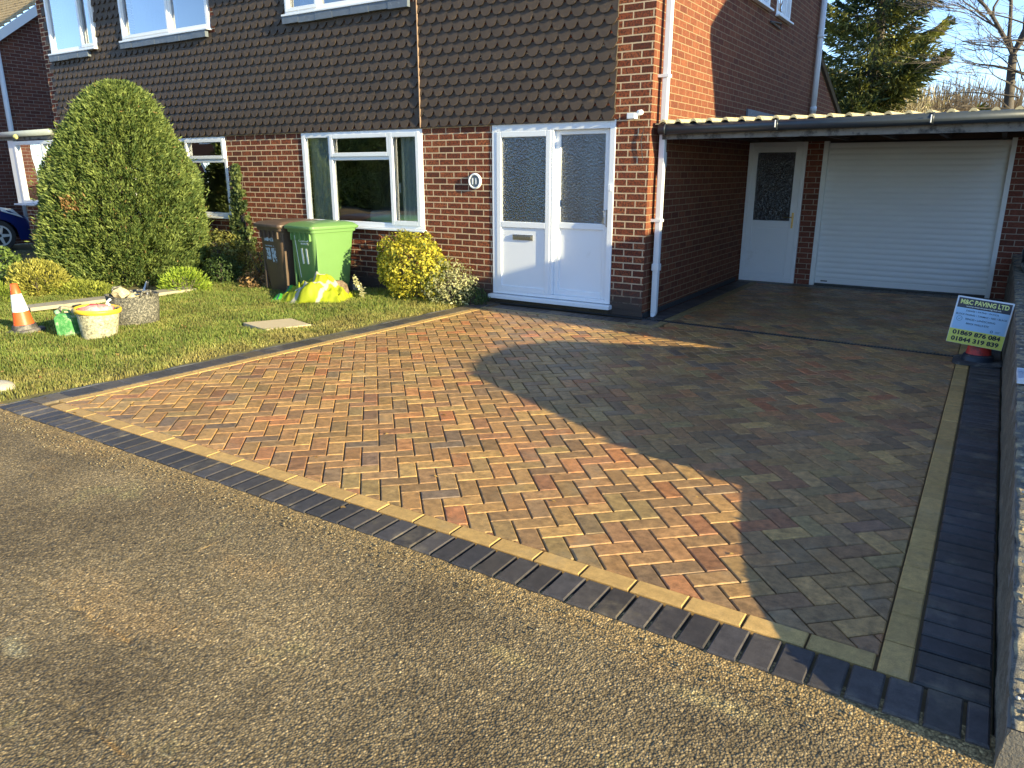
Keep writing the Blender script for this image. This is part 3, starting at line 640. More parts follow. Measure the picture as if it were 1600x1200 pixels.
def text(s, size, loc, mat, parent, name, off=.0, hgt=None, width=None, rot=None, ext=.0015, align='LEFT', local=False):
    cu = bpy.data.curves.new(name, 'FONT'); cu.body = s; cu.size = size; cu.extrude = ext; cu.offset = off; cu.resolution_u = 3; cu.align_x = align
    t = bpy.data.objects.new('tmp', cu); COL.objects.link(t); me = bpy.data.meshes.new_from_object(t); bpy.data.objects.remove(t)
    xs = [v.co.x for v in me.vertices]; ys = [v.co.y for v in me.vertices]
    x0, x1, y0, y1 = min(xs), max(xs), min(ys), max(ys); sx = (width / (x1 - x0)) if width else None; sy = hgt / (y1 - y0) if hgt else None
    sx = sx or sy or 1; sy = sy or sx
    T = Matrix.Translation(loc) @ (rot or Matrix.Rotation(R(90), 4, 'X')) @ Matrix.Diagonal((sx, sy, 1, 1)) @ Matrix.Translation((-x0 if align == 'LEFT' else -(x0 + x1) / 2, -y0, 0))
    me.transform(T); me.name = name; me.materials.clear(); me.materials.append(mat); o = bpy.data.objects.new(name, me); return link(o, parent, local)
fixtures()

# ------------------------------------------------------------------ carport and garage
def carport():
    t = thing('carport', 'low open carport with corrugated roof edge and black gutter beside the brick house', 'carport', (-1.4, 9.6, 0))
    mb = MB(); pitch = .165; n = 12; x0, x1 = -3.2, .64; cols = int((x1 - x0) / pitch * n)
    def hz(x): u = ((x - x0) / pitch) % 1; return .042 * max(0, math.cos((u - .5) * 2 * math.pi)) ** .8
    for i in range(cols + 1):
        x = x0 + i * pitch / n
        for (y, z) in ((7.80, 2.082), (11.6, 2.24), (14.5, 2.32)): 
            k = 1 if y < 8 else 1
            mb.v.append((x, y, z + hz(x) * k))
        mb.v.append((x, 7.80, 2.075 + hz(x) * .55))
    for i in range(cols):
        a = 4 * i; b_ = a + 4
        mb.f += [(a, b_, b_ + 1, a + 1), (a + 1, b_ + 1, b_ + 2, a + 2), (a + 3, b_ + 3, b_, a)]; mb.m += [0] * 3
    obj('roof_sheet', mb, M['corrugated'], t, smooth=False)
    mb = MB(); mb.tube([(-3.16, 7.82, 2.022), (.66, 7.82, 2.055)], .052, 14)
    for x in (-3.1, -1.95, -.62, .3): mb.tube([(x, 7.82, 2.024 + .0085 * (x + 3)), (x + .02, 7.82, 2.024 + .0085 * (x + 3))], .058, 14)
    g = obj('gutter', mb, M['gutter'], t, smooth=True)
    mb = MB(); 
    for x in (-1.95, -.62):
        mb = MB(); mb.tube([(x, 7.757, 2.075), (x, 7.752, 2.045), (x, 7.757, 2.01)], .0055, 6); obj('gutter_clip', mb, M['pvc_pipe'], g)
    mb = MB(); mb.box(-3.15, .64, 7.885, 7.91, 1.925, 2.07); obj('fascia', mb, M['fascia'], t)
    mb = MB(); mb.box(-3.15, .64, 7.915, 7.99, 1.95, 2.06); obj('front_beam', mb, M['darkwood'], t)
    for x in np.arange(-3.1, .6, .6):
        mb = MB(); mb.box(x, x + .05, 7.995, 11.41, 2.0, 2.06); obj('rafter', mb, M['darkwood'], t)
    mb = MB(); mb.box(-3.2, .6, 7.995, 14.4, 2.064, 2.068); obj('underside', mb, M['darkwood'], t)
    # downpipe at the right hand edge
    mb = MB(); mb.tube([(.34, 7.74, 2.0), (.33, 7.8, 1.9), (.325, 9.0, 1.2), (.31, 9.6, .85)], .035, 10); 
    mb = MB(); mb.tube([(.335, 9.9, 2.0), (.335, 9.9, .62)], .045, 12); mb.tube([(.335, 9.9, .78), (.335, 9.9, .70)], .055, 12); mb.tube([(.335, 9.9, .62), (.37, 9.3, .56), (.6, 8.9, .5)], .045, 10)
    p = obj('downpipe', mb, M['gutter'], t, smooth=True)
    mb = MB(); mb.tube([(.31, 9.92, .02), (.335, 9.9, .6)], .05, 10); obj('pipe_shoe', mb, simple('clay_pipe', (.16, .12, .09), .8), p, smooth=True)
    YG = 11.47
    ga = thing('garage', 'flat-roofed brick garage with white roller shutter at the back of the carport', 'garage', (-1.4, 13, 0))
    mb = MB(); wallgrid(mb, 'y', YG, XC + .01, .9, -.03, 2.06, [(-3.215, -2.40, -.03, 2.01), (-2.185, .068, -.03, 2.005)], .2); obj('wall', mb, M['brick_garage'], ga, fixn=False)
    mb = MB(); mb.box(.9, 1.0, YG, 16, 0, 2.06); mb.box(-3.2, .9, 16, 16.1, 0, 2.06); obj('rear_wall', mb, M['brick_dark'], ga)
    mb = MB(); mb.box(-3.21, .9, YG - .05, YG - .002, 2.0, 2.06); obj('lintel', mb, M['darkwood'], ga)
    # roller shutter
    mb = MB(); n = 26; zt = 1.99; zb = .03; hh = (zt - zb - .075) / (n - 1)
    z = zb
    prof = [(0, zb), (0, zb + .072), (.006, zb + .075)]; z = zb + .075
    for i in range(n - 1):
        for k in range(6):
            u = k / 6; prof.append((.002 + .0 - .017 * math.sin(math.pi * (.08 + .92 * u)) ** .6 + .011, z + u * hh))
        z += hh
    mb.v += [(x, YG + .05 + p[0], p[1]) for p in prof for x in (-2.13, .02)]
    for i in range(len(prof) - 1): mb.f.append((2 * i, 2 * i + 1, 2 * i + 3, 2 * i + 2)); mb.m.append(0)
    sh = obj('roller_shutter', mb, M['shutter'], ga, fixn=False)
    for xa, xb in ((-2.184, -2.12), (.01, .067)):
        mb = MB(); mb.box(xa, xb, YG - .02, YG + .08, .0, 2.0); obj('guide_rail', mb, M['shutter'], sh, bevel=.004)
    mb = MB(); mb.box(-2.12, .01, YG + .03, YG + .09, .001, .028); obj('rubber_seal', mb, M['black_plastic'], sh)
    mb = MB(); mb.box(-2.04, -1.95, YG + .046, YG + .0485, .055, .072); obj('maker_badge', mb, M['gutter'], sh)
    # side door
    mb = MB(); y0, y1 = YG - .02, YG + .06
    frameY(mb, -3.213, -2.402, -.0, 2.0, .055, y0, y1); d = obj('door', mb, M['pvc'], ga, bevel=.005)
    mb = MB(); x0, x1 = -3.157, -2.458; yy0, yy1 = y0 + .008, y1 - .01
    mb.box(x0, x0 + .075, yy0, yy1, .056, 1.944); mb.box(x1 - .095, x1, yy0, yy1, .056, 1.944); mb.box(x0 + .075, x1 - .095, yy0, yy1, 1.86, 1.944); mb.box(x0 + .075, x1 - .095, yy0, yy1, .80, .90); mb.box(x0 + .075, x1 - .095, yy0, yy1, .056, .13)
    obj('leaf', mb, M['pvc'], d, bevel=.005)
    mb = MB(); mb.box(x0 + .075, x1 - .095, yy0 + .018, yy0 + .035, .13, .80); obj('panel', mb, M['pvc'], d)
    mb = MB(); mb.box(x0 + .09, x1 - .11, yy0 + .012, yy0 + .0175, .145, .785); obj('raised_panel', mb, M['pvc'], d, bevel=.004)
    pane('pane', x0 + .075, x1 - .095, .90, 1.86, YG + .01, M['obscure_dark'], d)
    mb = MB(); mb.box(-2.522, -2.495, yy0 - .008, yy0 + .004, .80, 1.02); mb.tube([(-2.51, yy0 - .04, .955), (-2.63, yy0 - .045, .955)], .008, 8); mb.tube([(-2.51, yy0, .955), (-2.51, yy0 - .045, .955)], .009, 8); obj('handle', mb, M['brass'], d)
    for z in (.15, .86): mb = MB(); mb.box(-3.20, -3.15, y0 - .012, y0 - .001, z, z + .09); obj('hinge', mb, M['pvc'], d)
M['brick_garage'] = brick('garage_brick', [(.17, .06, .04), (.28, .09, .055), (.22, .07, .045), (.25, .08, .05)], (.42, .36, .28), bmp=.004, rustic=.4)
carport()

# ------------------------------------------------------------------ low boundary wall on the right
def wtop(y): return float(np.interp(y, [2.1, 2.3, 2.6, 3.0, 3.5, 4.5, 6, 7.7, 12], [.10, .175, .235, .28, .32, .39, .47, .54, .6]))
def lowwall():
    st = .012
    ys = np.arange(2.165, 11.4, st); n = len(ys)
    ks = np.concatenate([np.linspace(0, .35, 26)[:-1], np.linspace(.35, 1, 34)]); V = []
    T = np.array([wtop(y) for y in ys])
    Y, K = np.meshgrid(ys, ks, indexing='ij'); TT = np.repeat(T[:, None], len(ks), 1)
    face = K < .35
    X = np.where(face, .219 + .012 * K / .35, .234 + (K - .35) / .65 * .42)
    Z = np.where(face, -.03 + (TT + .03) * (K / .35), TT)
    n1 = vnoise(Y, Z * 1.0, .02, 21); n2 = vnoise(X, Y, .016, 22); n3 = vnoise(X * 1.2 + 3, Y, .045, 23); n4 = vnoise(Y, Z, .15, 24)
    edge = np.exp(-((K - .35) / .05) ** 2)
    X = X + np.where(face, (n1 - .5) * .006 + n4 * .006, 0) + edge * (n3 - .4) * .014
    Z = Z + np.where(face, 0, n2 * .0035 + n3 * .004)
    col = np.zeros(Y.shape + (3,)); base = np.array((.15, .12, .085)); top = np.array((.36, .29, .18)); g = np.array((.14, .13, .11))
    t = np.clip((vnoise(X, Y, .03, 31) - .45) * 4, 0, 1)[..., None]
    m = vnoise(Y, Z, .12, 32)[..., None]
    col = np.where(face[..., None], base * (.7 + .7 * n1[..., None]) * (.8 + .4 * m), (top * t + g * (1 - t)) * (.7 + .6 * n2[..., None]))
    I = np.arange(Y.size).reshape(Y.shape); F = np.stack([I[:-1, :-1], I[:-1, 1:], I[1:, 1:], I[1:, :-1]], -1).reshape(-1, 4)
    t_ = thing('boundary_wall', 'low rough concrete boundary wall with crumbling pebbly top along the right of the drive', 'wall', (.4, 6, 0))
    mm, nt, bs = newmat('rough_concrete'); a = nt.nodes.new('ShaderNodeVertexColor'); a.layer_name = 'Col'; p = pos(nt); nn = noise(nt, p, 160, 5, .7)
    L(nt, mix(nt, 1.0, a.outputs[0], ramp(nt, nn.outputs[0], [(.3, .5), (.7, 1.5)]).outputs[0], 'MULTIPLY'), bs.inputs['Base Color']); bs.inputs['Roughness'].default_value = .92; bump(nt, nn.outputs[0], bs, .004)
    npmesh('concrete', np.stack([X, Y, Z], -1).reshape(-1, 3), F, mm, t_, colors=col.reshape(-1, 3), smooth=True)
    q = MB(); yy = [2.175, 2.3, 2.6, 3, 3.5, 4.5, 6, 7.7, 11.3]; q.prism([(y, -.03) for y in (2.175, 11.3)] + [(y, wtop(y) - .006) for y in yy[::-1]], 'x', .232, .64); obj('core', q, M['fascia'], t_)  # core: solid fill added inside the hollow shell to stop sun leaking through
    e = MB(); e.v = [(.222, 2.166, -.03), (.64, 2.166, -.03), (.64, 2.166, wtop(2.166)), (.234, 2.166, wtop(2.166))]; e.f = [(0, 1, 2, 3)]; e.m = [0]; obj('end_face', e, simple('rough_end', (.2, .17, .13), .9, .3, 20, .006, 90, world=True), t_)
    # loose pebbles on top
    V = []; F = []; C = []
    ico = bmesh.new(); bmesh.ops.create_icosphere(ico, subdivisions=1, radius=1); iv = np.array([v.co[:] for v in ico.verts]); jf = np.array([[v.index for v in f.verts] for f in ico.faces]); ico.free()
    k = 0
    for i in range(900):
        y = 2.2 + random.random() ** 1.5 * 6.5; x = .25 + random.random() * .35; s = random.uniform(.003, .009)
        q = iv * np.array([s * random.uniform(.8, 1.5), s * random.uniform(.8, 1.5), s * .7]) + np.random.default_rng(i).normal(0, s * .08, iv.shape)
        V.append(q + np.array([x, y, wtop(y) + .012])); F.append(jf + k); k += len(iv); c = random.choice([(.34, .30, .24), (.28, .22, .14), (.42, .4, .36), (.2, .18, .15)]); C.append(np.tile(c, (len(iv), 1)))
    o = npmesh('loose_pebbles', np.concatenate(V), np.concatenate(F), leafmat('pebble', 0, .8), t_, colors=np.concatenate(C), smooth=True); o['kind'] = 'stuff'
    # neighbour's ground behind it
    b = MB(); b.box(.62, 30, 2.15, 12, -.05, .02); struct(obj('neighbour_drive', b, M['road']))
lowwall()
b = MB(); t = thing('plastic_tray', 'small white plastic tray on top of the low wall at the right edge', 'tray', (.3, 5.1, wtop(5.1) + .02))
b.box(.232, .42, 4.98, 5.26, wtop(5.1) + .012, wtop(5.1) + .020); b.box(.232, .238, 4.98, 5.26, wtop(5.1) + .02, wtop(5.1) + .045); b.box(.238, .42, 4.98, 4.986, wtop(5.1) + .02, wtop(5.1) + .045); b.box(.238, .42, 5.254, 5.26, wtop(5.1) + .02, wtop(5.1) + .045)
obj('base', b, simple('white_tray', (.7, .73, .8), .35), t, bevel=.003)
b = MB(); q0 = wtop(5.1) + .045; b.box(-.03, .03, -.1, .1, 0, .03, mat=Matrix.Translation((.345, 5.16, q0)) @ Matrix.Rotation(.4, 4, 'Z')); b.tube([(.33, 5.1, q0 + .015), (.30, 5.05, q0 + .03), (.29, 4.99, q0 + .02)], .012, 8)
g = obj('hand_brush', b, M['black_plastic'], bevel=.006); tag(g, 'black hand brush lying in the white tray on the low wall', 'brush')

# ------------------------------------------------------------------ lawn
def lawn():
    def edge(y): return leftx(y) - .07
    # ground sheet
    st = .06; xs = np.arange(-24, -5.3, st); ys = np.arange(2.2, 7.8, st); X, Y = np.meshgrid(xs, ys, indexing='ij')
    ex = -5.765 + (Y - 2.3) * .079 - .06; X = np.minimum(X, ex)
    Z = -.022 + vnoise(X, Y, .5, 41) * .03 + vnoise(X, Y, .12, 42) * .014 - np.clip((X - ex + .12) / .12, 0, 1) * .02
    I = np.arange(X.size).reshape(X.shape); F = np.stack([I[:-1, :-1], I[1:, :-1], I[1:, 1:], I[:-1, 1:]], -1).reshape(-1, 4)
    struct(npmesh('lawn_soil', np.stack([X, Y, Z], -1).reshape(-1, 3), F, simple('lawn_earth', (.13, .115, .045), .95, .5, 14, .02, 60, world=True), smooth=True))
    N = 270000
    x = -12.6 + rng.random(N) * 7.4; y = 2.24 + rng.random(N) * 5.4
    keep = (x < -5.765 + (y - 2.3) * .079 - .08 + rng.normal(0, .012, N)) & ~((x < -9.6) & (y > 5.6))
    # slab
    keep &= ~((x > -6.75) & (x < -6.0) & (y > 4.98 + .0) & (y < 5.5) & (np.abs((x + 6.36) * .2 - (y - 5.24)) < .27) & (np.abs(x + 6.36 - (y - 5.24) * .5) < .26))
    x = x[keep]; y = y[keep]; n = len(x)
    z = -.022 + vnoise(x, y, .5, 41) * .03 + vnoise(x, y, .12, 42) * .014
    dry = np.clip(1 - (-5.765 + (y - 2.3) * .079 - x) / .9, 0, 1) * .9 + (vnoise(x, y, .35, 43) - .5) * .9 + (vnoise(x, y, .09, 44) - .5) * .5 + .02; dry = np.clip(dry, 0, 1)
    wild = np.clip((y - 6.0) / 1.2, 0, 1) * .5
    h = (.018 + .030 * rng.random(n)) * (1 + wild) * (.65 + .8 * vnoise(x, y, .16, 45)) * (1 - .35 * dry)
    wd = .0026 + .0022 * rng.random(n); a = rng.random(n) * 2 * np.pi; lean = rng.normal(0, .55, n); la = rng.random(n) * 2 * np.pi
    dx, dy = np.cos(a) * wd, np.sin(a) * wd; lx, ly = np.cos(la) * lean * h, np.sin(la) * lean * h
    V = np.zeros((n, 5, 3), np.float32)
    V[:, 0] = np.stack([x - dx, y - dy, z - .004], -1); V[:, 1] = np.stack([x + dx, y + dy, z - .004], -1)
    V[:, 2] = np.stack([x + dx * .8 + lx * .4, y + dy * .8 + ly * .4, z + h * .6], -1); V[:, 3] = np.stack([x - dx * .8 + lx * .4, y - dy * .8 + ly * .4, z + h * .6], -1)
    V[:, 4] = np.stack([x + lx, y + ly, z + h * (1 - .3 * np.abs(lean))], -1)
    B = (np.arange(n) * 5)[:, None]
    F = np.concatenate([B + [0, 1, 2], B + [0, 2, 3], B + [3, 2, 4]])
    g1 = np.array((.14, .19, .04)); g2 = np.array((.27, .31, .08)); d1 = np.array((.36, .30, .11)); r = rng.random(n)[:, None]
    c = (g1 * (1 - r) + g2 * r); c = c * (1 - dry[:, None]) + d1 * dry[:, None] * (.7 + .5 * r); dead = rng.random(n) < .12; c[dead] = d1 * .85
    c *= (.75 + .5 * vnoise(x, y, .25, 46))[:, None]
    o = npmesh('grass', V.reshape(-1, 3), F, M['grass'], colors=np.repeat(c, 5, 0)); tag(o, 'short lawn grass in front of the house, dry and yellow along the drive edge', 'grass', kind='stuff')
lawn()
b = MB(); z0 = .022
b.add([(-6.722, 5.072, z0), (-6.221, 4.958, z0), (-6.018, 5.401, z0), (-6.48, 5.526, z0), (-6.722, 5.072, -.03), (-6.221, 4.958, -.03), (-6.018, 5.401, -.03), (-6.48, 5.526, -.03)], [(0, 1, 2, 3), (0, 1, 5, 4), (1, 2, 6, 5), (2, 3, 7, 6), (3, 0, 4, 7)])
tag(obj('paving_slab', b, simple('flagstone', (.58, .46, .28), .9, .12, 10, .002, 150, world=True), bevel=.006), 'single pale square paving slab set flush in the lawn', 'paving slab')
b = MB()
for (x, y, sx, sy, sz) in ((-6.22, 2.42, .2, .12, .08),):
    b.lathe([(.0, -.03), (1.0 * .5, -.02), (.56, .35), (.48, .8), (.3, .98), (0, 1.0)], 14, (0, 0, 0)); b.v = [(x + p[0] * sx * 1.9, y + p[1] * sy * 1.9, p[2] * sz - .02) for p in b.v]
tag(obj('kerb_stone', b, simple('pale_stone', (.55, .48, .36), .9, .15, 12, .006, 40, world=True), smooth=True), 'pale rounded stone at the left corner where lawn meets road', 'stone')

# ------------------------------------------------------------------ foliage
def leaves(P, N, size, aspect, C, fold=.25, spread=.8, up=0.0):
    n = len(P); N = N + rng.normal(0, spread, (n, 3)); N[:, 2] += up; N /= np.linalg.norm(N, axis=1)[:, None] + 1e-9
    t = rng.normal(0, 1, (n, 3)); t -= (t * N).sum(1)[:, None] * N; t /= np.linalg.norm(t, axis=1)[:, None] + 1e-9; b_ = np.cross(N, t)
    s = (size * (.6 + .8 * rng.random(n)))[:, None]
    V = np.stack([P - t * s * .5, P + b_ * s * aspect * .5 + N * s * fold * .3, P + t * s * .5, P - b_ * s * aspect * .5 + N * s * fold * .3], 1)
    F = (np.arange(n) * 4)[:, None] + np.array([[0, 1, 2, 3]])
    return V.reshape(-1, 3), F, np.repeat(C, 4, 0)
def sprays(P, D, length, width, C, k=3):
    """pointed strips: conifer sprays / narrow leaves growing along D"""
    n = len(P); D = D / (np.linalg.norm(D, axis=1)[:, None] + 1e-9); t = np.cross(D, rng.normal(0, 1, (n, 3))); t /= np.linalg.norm(t, axis=1)[:, None] + 1e-9
    l = (length * (.6 + .8 * rng.random(n)))[:, None]; w_ = (width * (.7 + .6 * rng.random(n)))[:, None]
    V = np.stack([P - D * l * .3, P + D * l * .2 + t * w_ * .5, P + D * l * .7, P + D * l * .2 - t * w_ * .5], 1)
    F = (np.arange(n) * 4)[:, None] + np.array([[0, 1, 2, 3]]); return V.reshape(-1, 3), F, np.repeat(C, 4, 0)
def cmix(a, b, t): t = np.asarray(t)[:, None]; return np.array(a) * (1 - t) + np.array(b) * t
def conifer():
    cx, cy = -11.0, 6.37
    pz = [-.05, .1, .3, .6, .9, 1.3, 1.7, 2.13, 2.45, 2.68, 2.8, 2.86]; pr = [.88, .98, 1.08, 1.14, 1.15, 1.09, .97, .78, .58, .40, .22, .06]
    t = thing('conifer_tree', 'dense clipped rounded conifer standing on the lawn in front of the left window', 'tree', (cx, cy, 0))
    b = MB(); b.tube([(cx, cy, -.05), (cx + .02, cy, 1.2), (cx, cy, 2.5)], [.09, .06, .02], 8); tr = obj('trunk', b, M['bark'], t, smooth=True)
    b = MB()
    for i in range(60):
        a = random.random() * 6.28; z = .1 + random.random() * 2.2; r_ = np.interp(z + .2, pz, pr) * .85; b.tube([(cx, cy, z), (cx + math.cos(a) * r_ * .6, cy + math.sin(a) * r_ * .6, z + .1), (cx + math.cos(a) * r_, cy + math.sin(a) * r_, z + .3)], [.02, .012, .005], 4)
    obj('limbs', b, M['bark'], tr)
    n = 130000; z = rng.random(n) ** .95 * 2.86 - .03; a = rng.random(n) * 2 * np.pi
    keep = rng.random(n) < (np.interp(z, pz, pr) / 1.15 + .08); z = z[keep]; a = a[keep]; n = len(z)
    lump = 1 + .10 * (vnoise(a * 1.24, z, .23, 51) - .5) + .10 * (vnoise(a * 1.24 + 5, z, .5, 52) - .5)
    depth = rng.random(n) ** 1.8 * .28
    rr = np.interp(z, pz, pr) * lump - depth
    st_ = rng.random(n) < .012; rr = rr + np.where(st_, depth + .03 + .07 * rng.random(n), 0)
    hole = vnoise(a * 1.24, z, .10, 53); keep = ~((hole < .34) & (depth < .16)); 
    x = cx + np.cos(a) * rr; y = cy + np.sin(a) * rr
    P = np.stack([x, y, z], -1)[keep]; a = a[keep]; z = z[keep]; depth = depth[keep]; n = len(P)
    D = np.stack([np.cos(a), np.sin(a), np.full(n, .75)], -1) + rng.normal(0, .45, (n, 3))
    m2 = 22000; z2 = rng.random(m2) * 2.6; a2 = rng.random(m2) * 2 * np.pi; r2 = np.interp(z2, pz, pr) * (.45 + .38 * rng.random(m2)); P = np.concatenate([P, np.stack([cx + np.cos(a2) * r2, cy + np.sin(a2) * r2, z2], -1)]); a = np.concatenate([a, a2]); z = np.concatenate([z, z2]); n = len(P)
    D = np.concatenate([D, np.stack([np.cos(a2), np.sin(a2), np.full(m2, .75)], -1) + rng.normal(0, .6, (m2, 3))])
    tt = np.clip(rng.random(n) * .75 + (vnoise(a * 1.24, z, .08, 54) - .5) * .7, 0, 1)
    C = cmix((.045, .08, .02), (.26, .31, .085), tt)
    for (aa, zz, sa, sz) in ((-1.95, .85, .13, .12), (-1.2, 1.15, .12, .1), (-2.1, 1.75, .05, .06)):       # a few browned patches
        d = ((a + np.pi) % (2 * np.pi) - np.pi - aa) / sa; e = (z - zz) / sz; m = (np.exp(-(d * d + e * e)) > rng.random(n)); C[m] = cmix((.22, .12, .05), (.38, .22, .09), rng.random(m.sum()))
    m = rng.random(n) < .008; C[m] = (.30, .2, .08)
    P[:, 0] += .15 * (P[:, 2] / 2.8) ** 1.5; P[:, 1] += .09 * (P[:, 2] / 2.8) ** 1.5
    LW = np.where(np.arange(n) >= n - m2, 2.2, 1.0); V, F, CC = sprays(P, D, .062 * LW, .018, C)
    npmesh('crown', V, F, M['needle'], t, colors=CC)
conifer()
def blob(name, label, cat, c, rad, n, size, aspect, c0, c1, patt=.12, mat='leaf', holes=.2, low=.0, kind='leaf', shell=.35, group=None, stems=12, bot=0.0, parent=None):
    cx, cy, cz = c
    t = thing(name, label, cat, (cx, cy, 0), group=group) if parent is None else parent
    u = rng.normal(0, 1, (n, 3)); u /= np.linalg.norm(u, axis=1)[:, None]; u = u[u[:, 2] > -.85]; n = len(u)
    lump = 1 + .22 * (vnoise(u[:, 0] * 2 + 3 + cx, u[:, 1] * 2 + u[:, 2] * 2 + 3, .6, 61) - .5) + .16 * (vnoise(u[:, 0] * 3 + cy, u[:, 2] * 3, .35, 62) - .5)
    r = (1 - rng.random(n) ** 1.5 * shell) * lump; P = u * r[:, None] * np.array(rad) + np.array([cx, cy, cz])
    hole = vnoise(u[:, 0] * 3 + 9, u[:, 2] * 3 + u[:, 1] * 2, .3, 63); k = (P[:, 2] > .0 + low) & (hole > holes * rng.random(n) * 2); P = P[k]; u = u[k]; n = len(P)
    tt = np.clip(rng.random(n) * .8 + (vnoise(P[:, 0], P[:, 2] + P[:, 1], patt, 64) - .45) * .8, 0, 1); C = cmix(c0, c1, tt)
    if kind == 'leaf': V, F, CC = leaves(P, u.copy(), np.full(n, size), aspect, C, spread=.7, up=.3)
    else: V, F, CC = sprays(P, u + np.array([0, 0, .5]) + rng.normal(0, .4, (n, 3)), size, size * aspect, C)
    npmesh('foliage', V, F, M[mat], t, colors=CC)
    b = MB()
    for i in range(stems):
        a = random.random() * 6.28; q = random.random() * .8; b.tube([(cx + random.uniform(-.04, .04), cy + random.uniform(-.04, .04), -.03), (cx + math.cos(a) * rad[0] * q * .5, cy + math.sin(a) * rad[1] * q * .5, cz * .6), (cx + math.cos(a) * rad[0] * q, cy + math.sin(a) * rad[1] * q, cz + rad[2] * .5)], [.012, .008, .003], 5)
    obj('stems', b, M['bark'], t)
    return t
blob('euonymus_shrub', 'rounded golden yellow shrub under the window beside the porch', 'shrub', (-6.20, 7.30, .42), (.53, .36, .45), 8500, .042, .6, (.10, .13, .02), (.78, .66, .08), .1, holes=.25, stems=30)
blob('variegated_shrub', 'loose pale variegated shrub between the golden shrub and the porch door', 'shrub', (-5.68, 7.34, .25), (.40, .29, .33), 5200, .034, .5, (.16, .19, .08), (.62, .58, .32), .06, holes=.5, shell=.6, stems=30)
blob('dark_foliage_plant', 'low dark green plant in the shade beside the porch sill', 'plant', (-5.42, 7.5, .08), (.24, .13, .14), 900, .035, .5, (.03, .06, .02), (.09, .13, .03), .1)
blob('dwarf_shrub', 'low rounded yellow-green shrub behind the traffic cone', 'shrub', (-10.85, 5.0, .14), (.42, .36, .30), 6500, .05, .35, (.16, .16, .03), (.44, .40, .09), .08, kind='spray', mat='needle', holes=.1, stems=10)
blob('leafy_plant', 'dark green leafy plant at the far left edge of the lawn', 'plant', (-12.1, 4.95, .2), (.55, .45, .40), 2600, .06, .5, (.04, .08, .02), (.22, .30, .07), .1)
blob('lime_plant', 'bright lime green leafy clump at the right foot of the conifer', 'plant', (-9.3, 6.12, .08), (.40, .30, .24), 2600, .05, .3, (.16, .24, .03), (.42, .52, .07), .1, kind='spray', mat='grass', holes=.1)
blob('ground_cover_plant', 'low yellow-green ground cover along the front of the conifer', 'plant', (-10.3, 5.25, .02), (.95, .34, .16), 6000, .045, .3, (.14, .17, .03), (.40, .42, .08), .1, kind='spray', mat='grass', holes=.05, stems=4)
blob('tall_grass_clump', 'bright grass tuft at the left edge behind the traffic cone', 'plant', (-11.0, 4.4, .04), (.7, .3, .17), 3000, .08, .12, (.14, .2, .03), (.36, .42, .07), .1, kind='spray', mat='grass', holes=.05, stems=2)
blob('mixed_shrub', 'untidy green and brown shrub below the left window sill', 'shrub', (-10.1, 7.3, .36), (.62, .34, .38), 4600, .045, .5, (.06, .08, .02), (.30, .28, .08), .1, holes=.35, shell=.6, stems=30)
blob('mixed_shrub', 'straggly yellowish shrub against the brickwork left of the brown bin', 'shrub', (-9.15, 7.42, .26), (.55, .24, .36), 3400, .04, .45, (.14, .12, .03), (.46, .40, .10), .1, holes=.45, shell=.7, stems=40)
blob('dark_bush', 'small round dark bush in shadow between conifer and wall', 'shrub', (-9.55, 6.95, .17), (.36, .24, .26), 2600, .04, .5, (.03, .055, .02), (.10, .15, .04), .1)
blob('leaf_litter', 'dry brown stems and leaf litter beside the brown bin', 'plant', (-8.8, 7.05, .05), (.45, .3, .14), 1500, .05, .5, (.12, .07, .03), (.42, .26, .12), .1, stems=20)
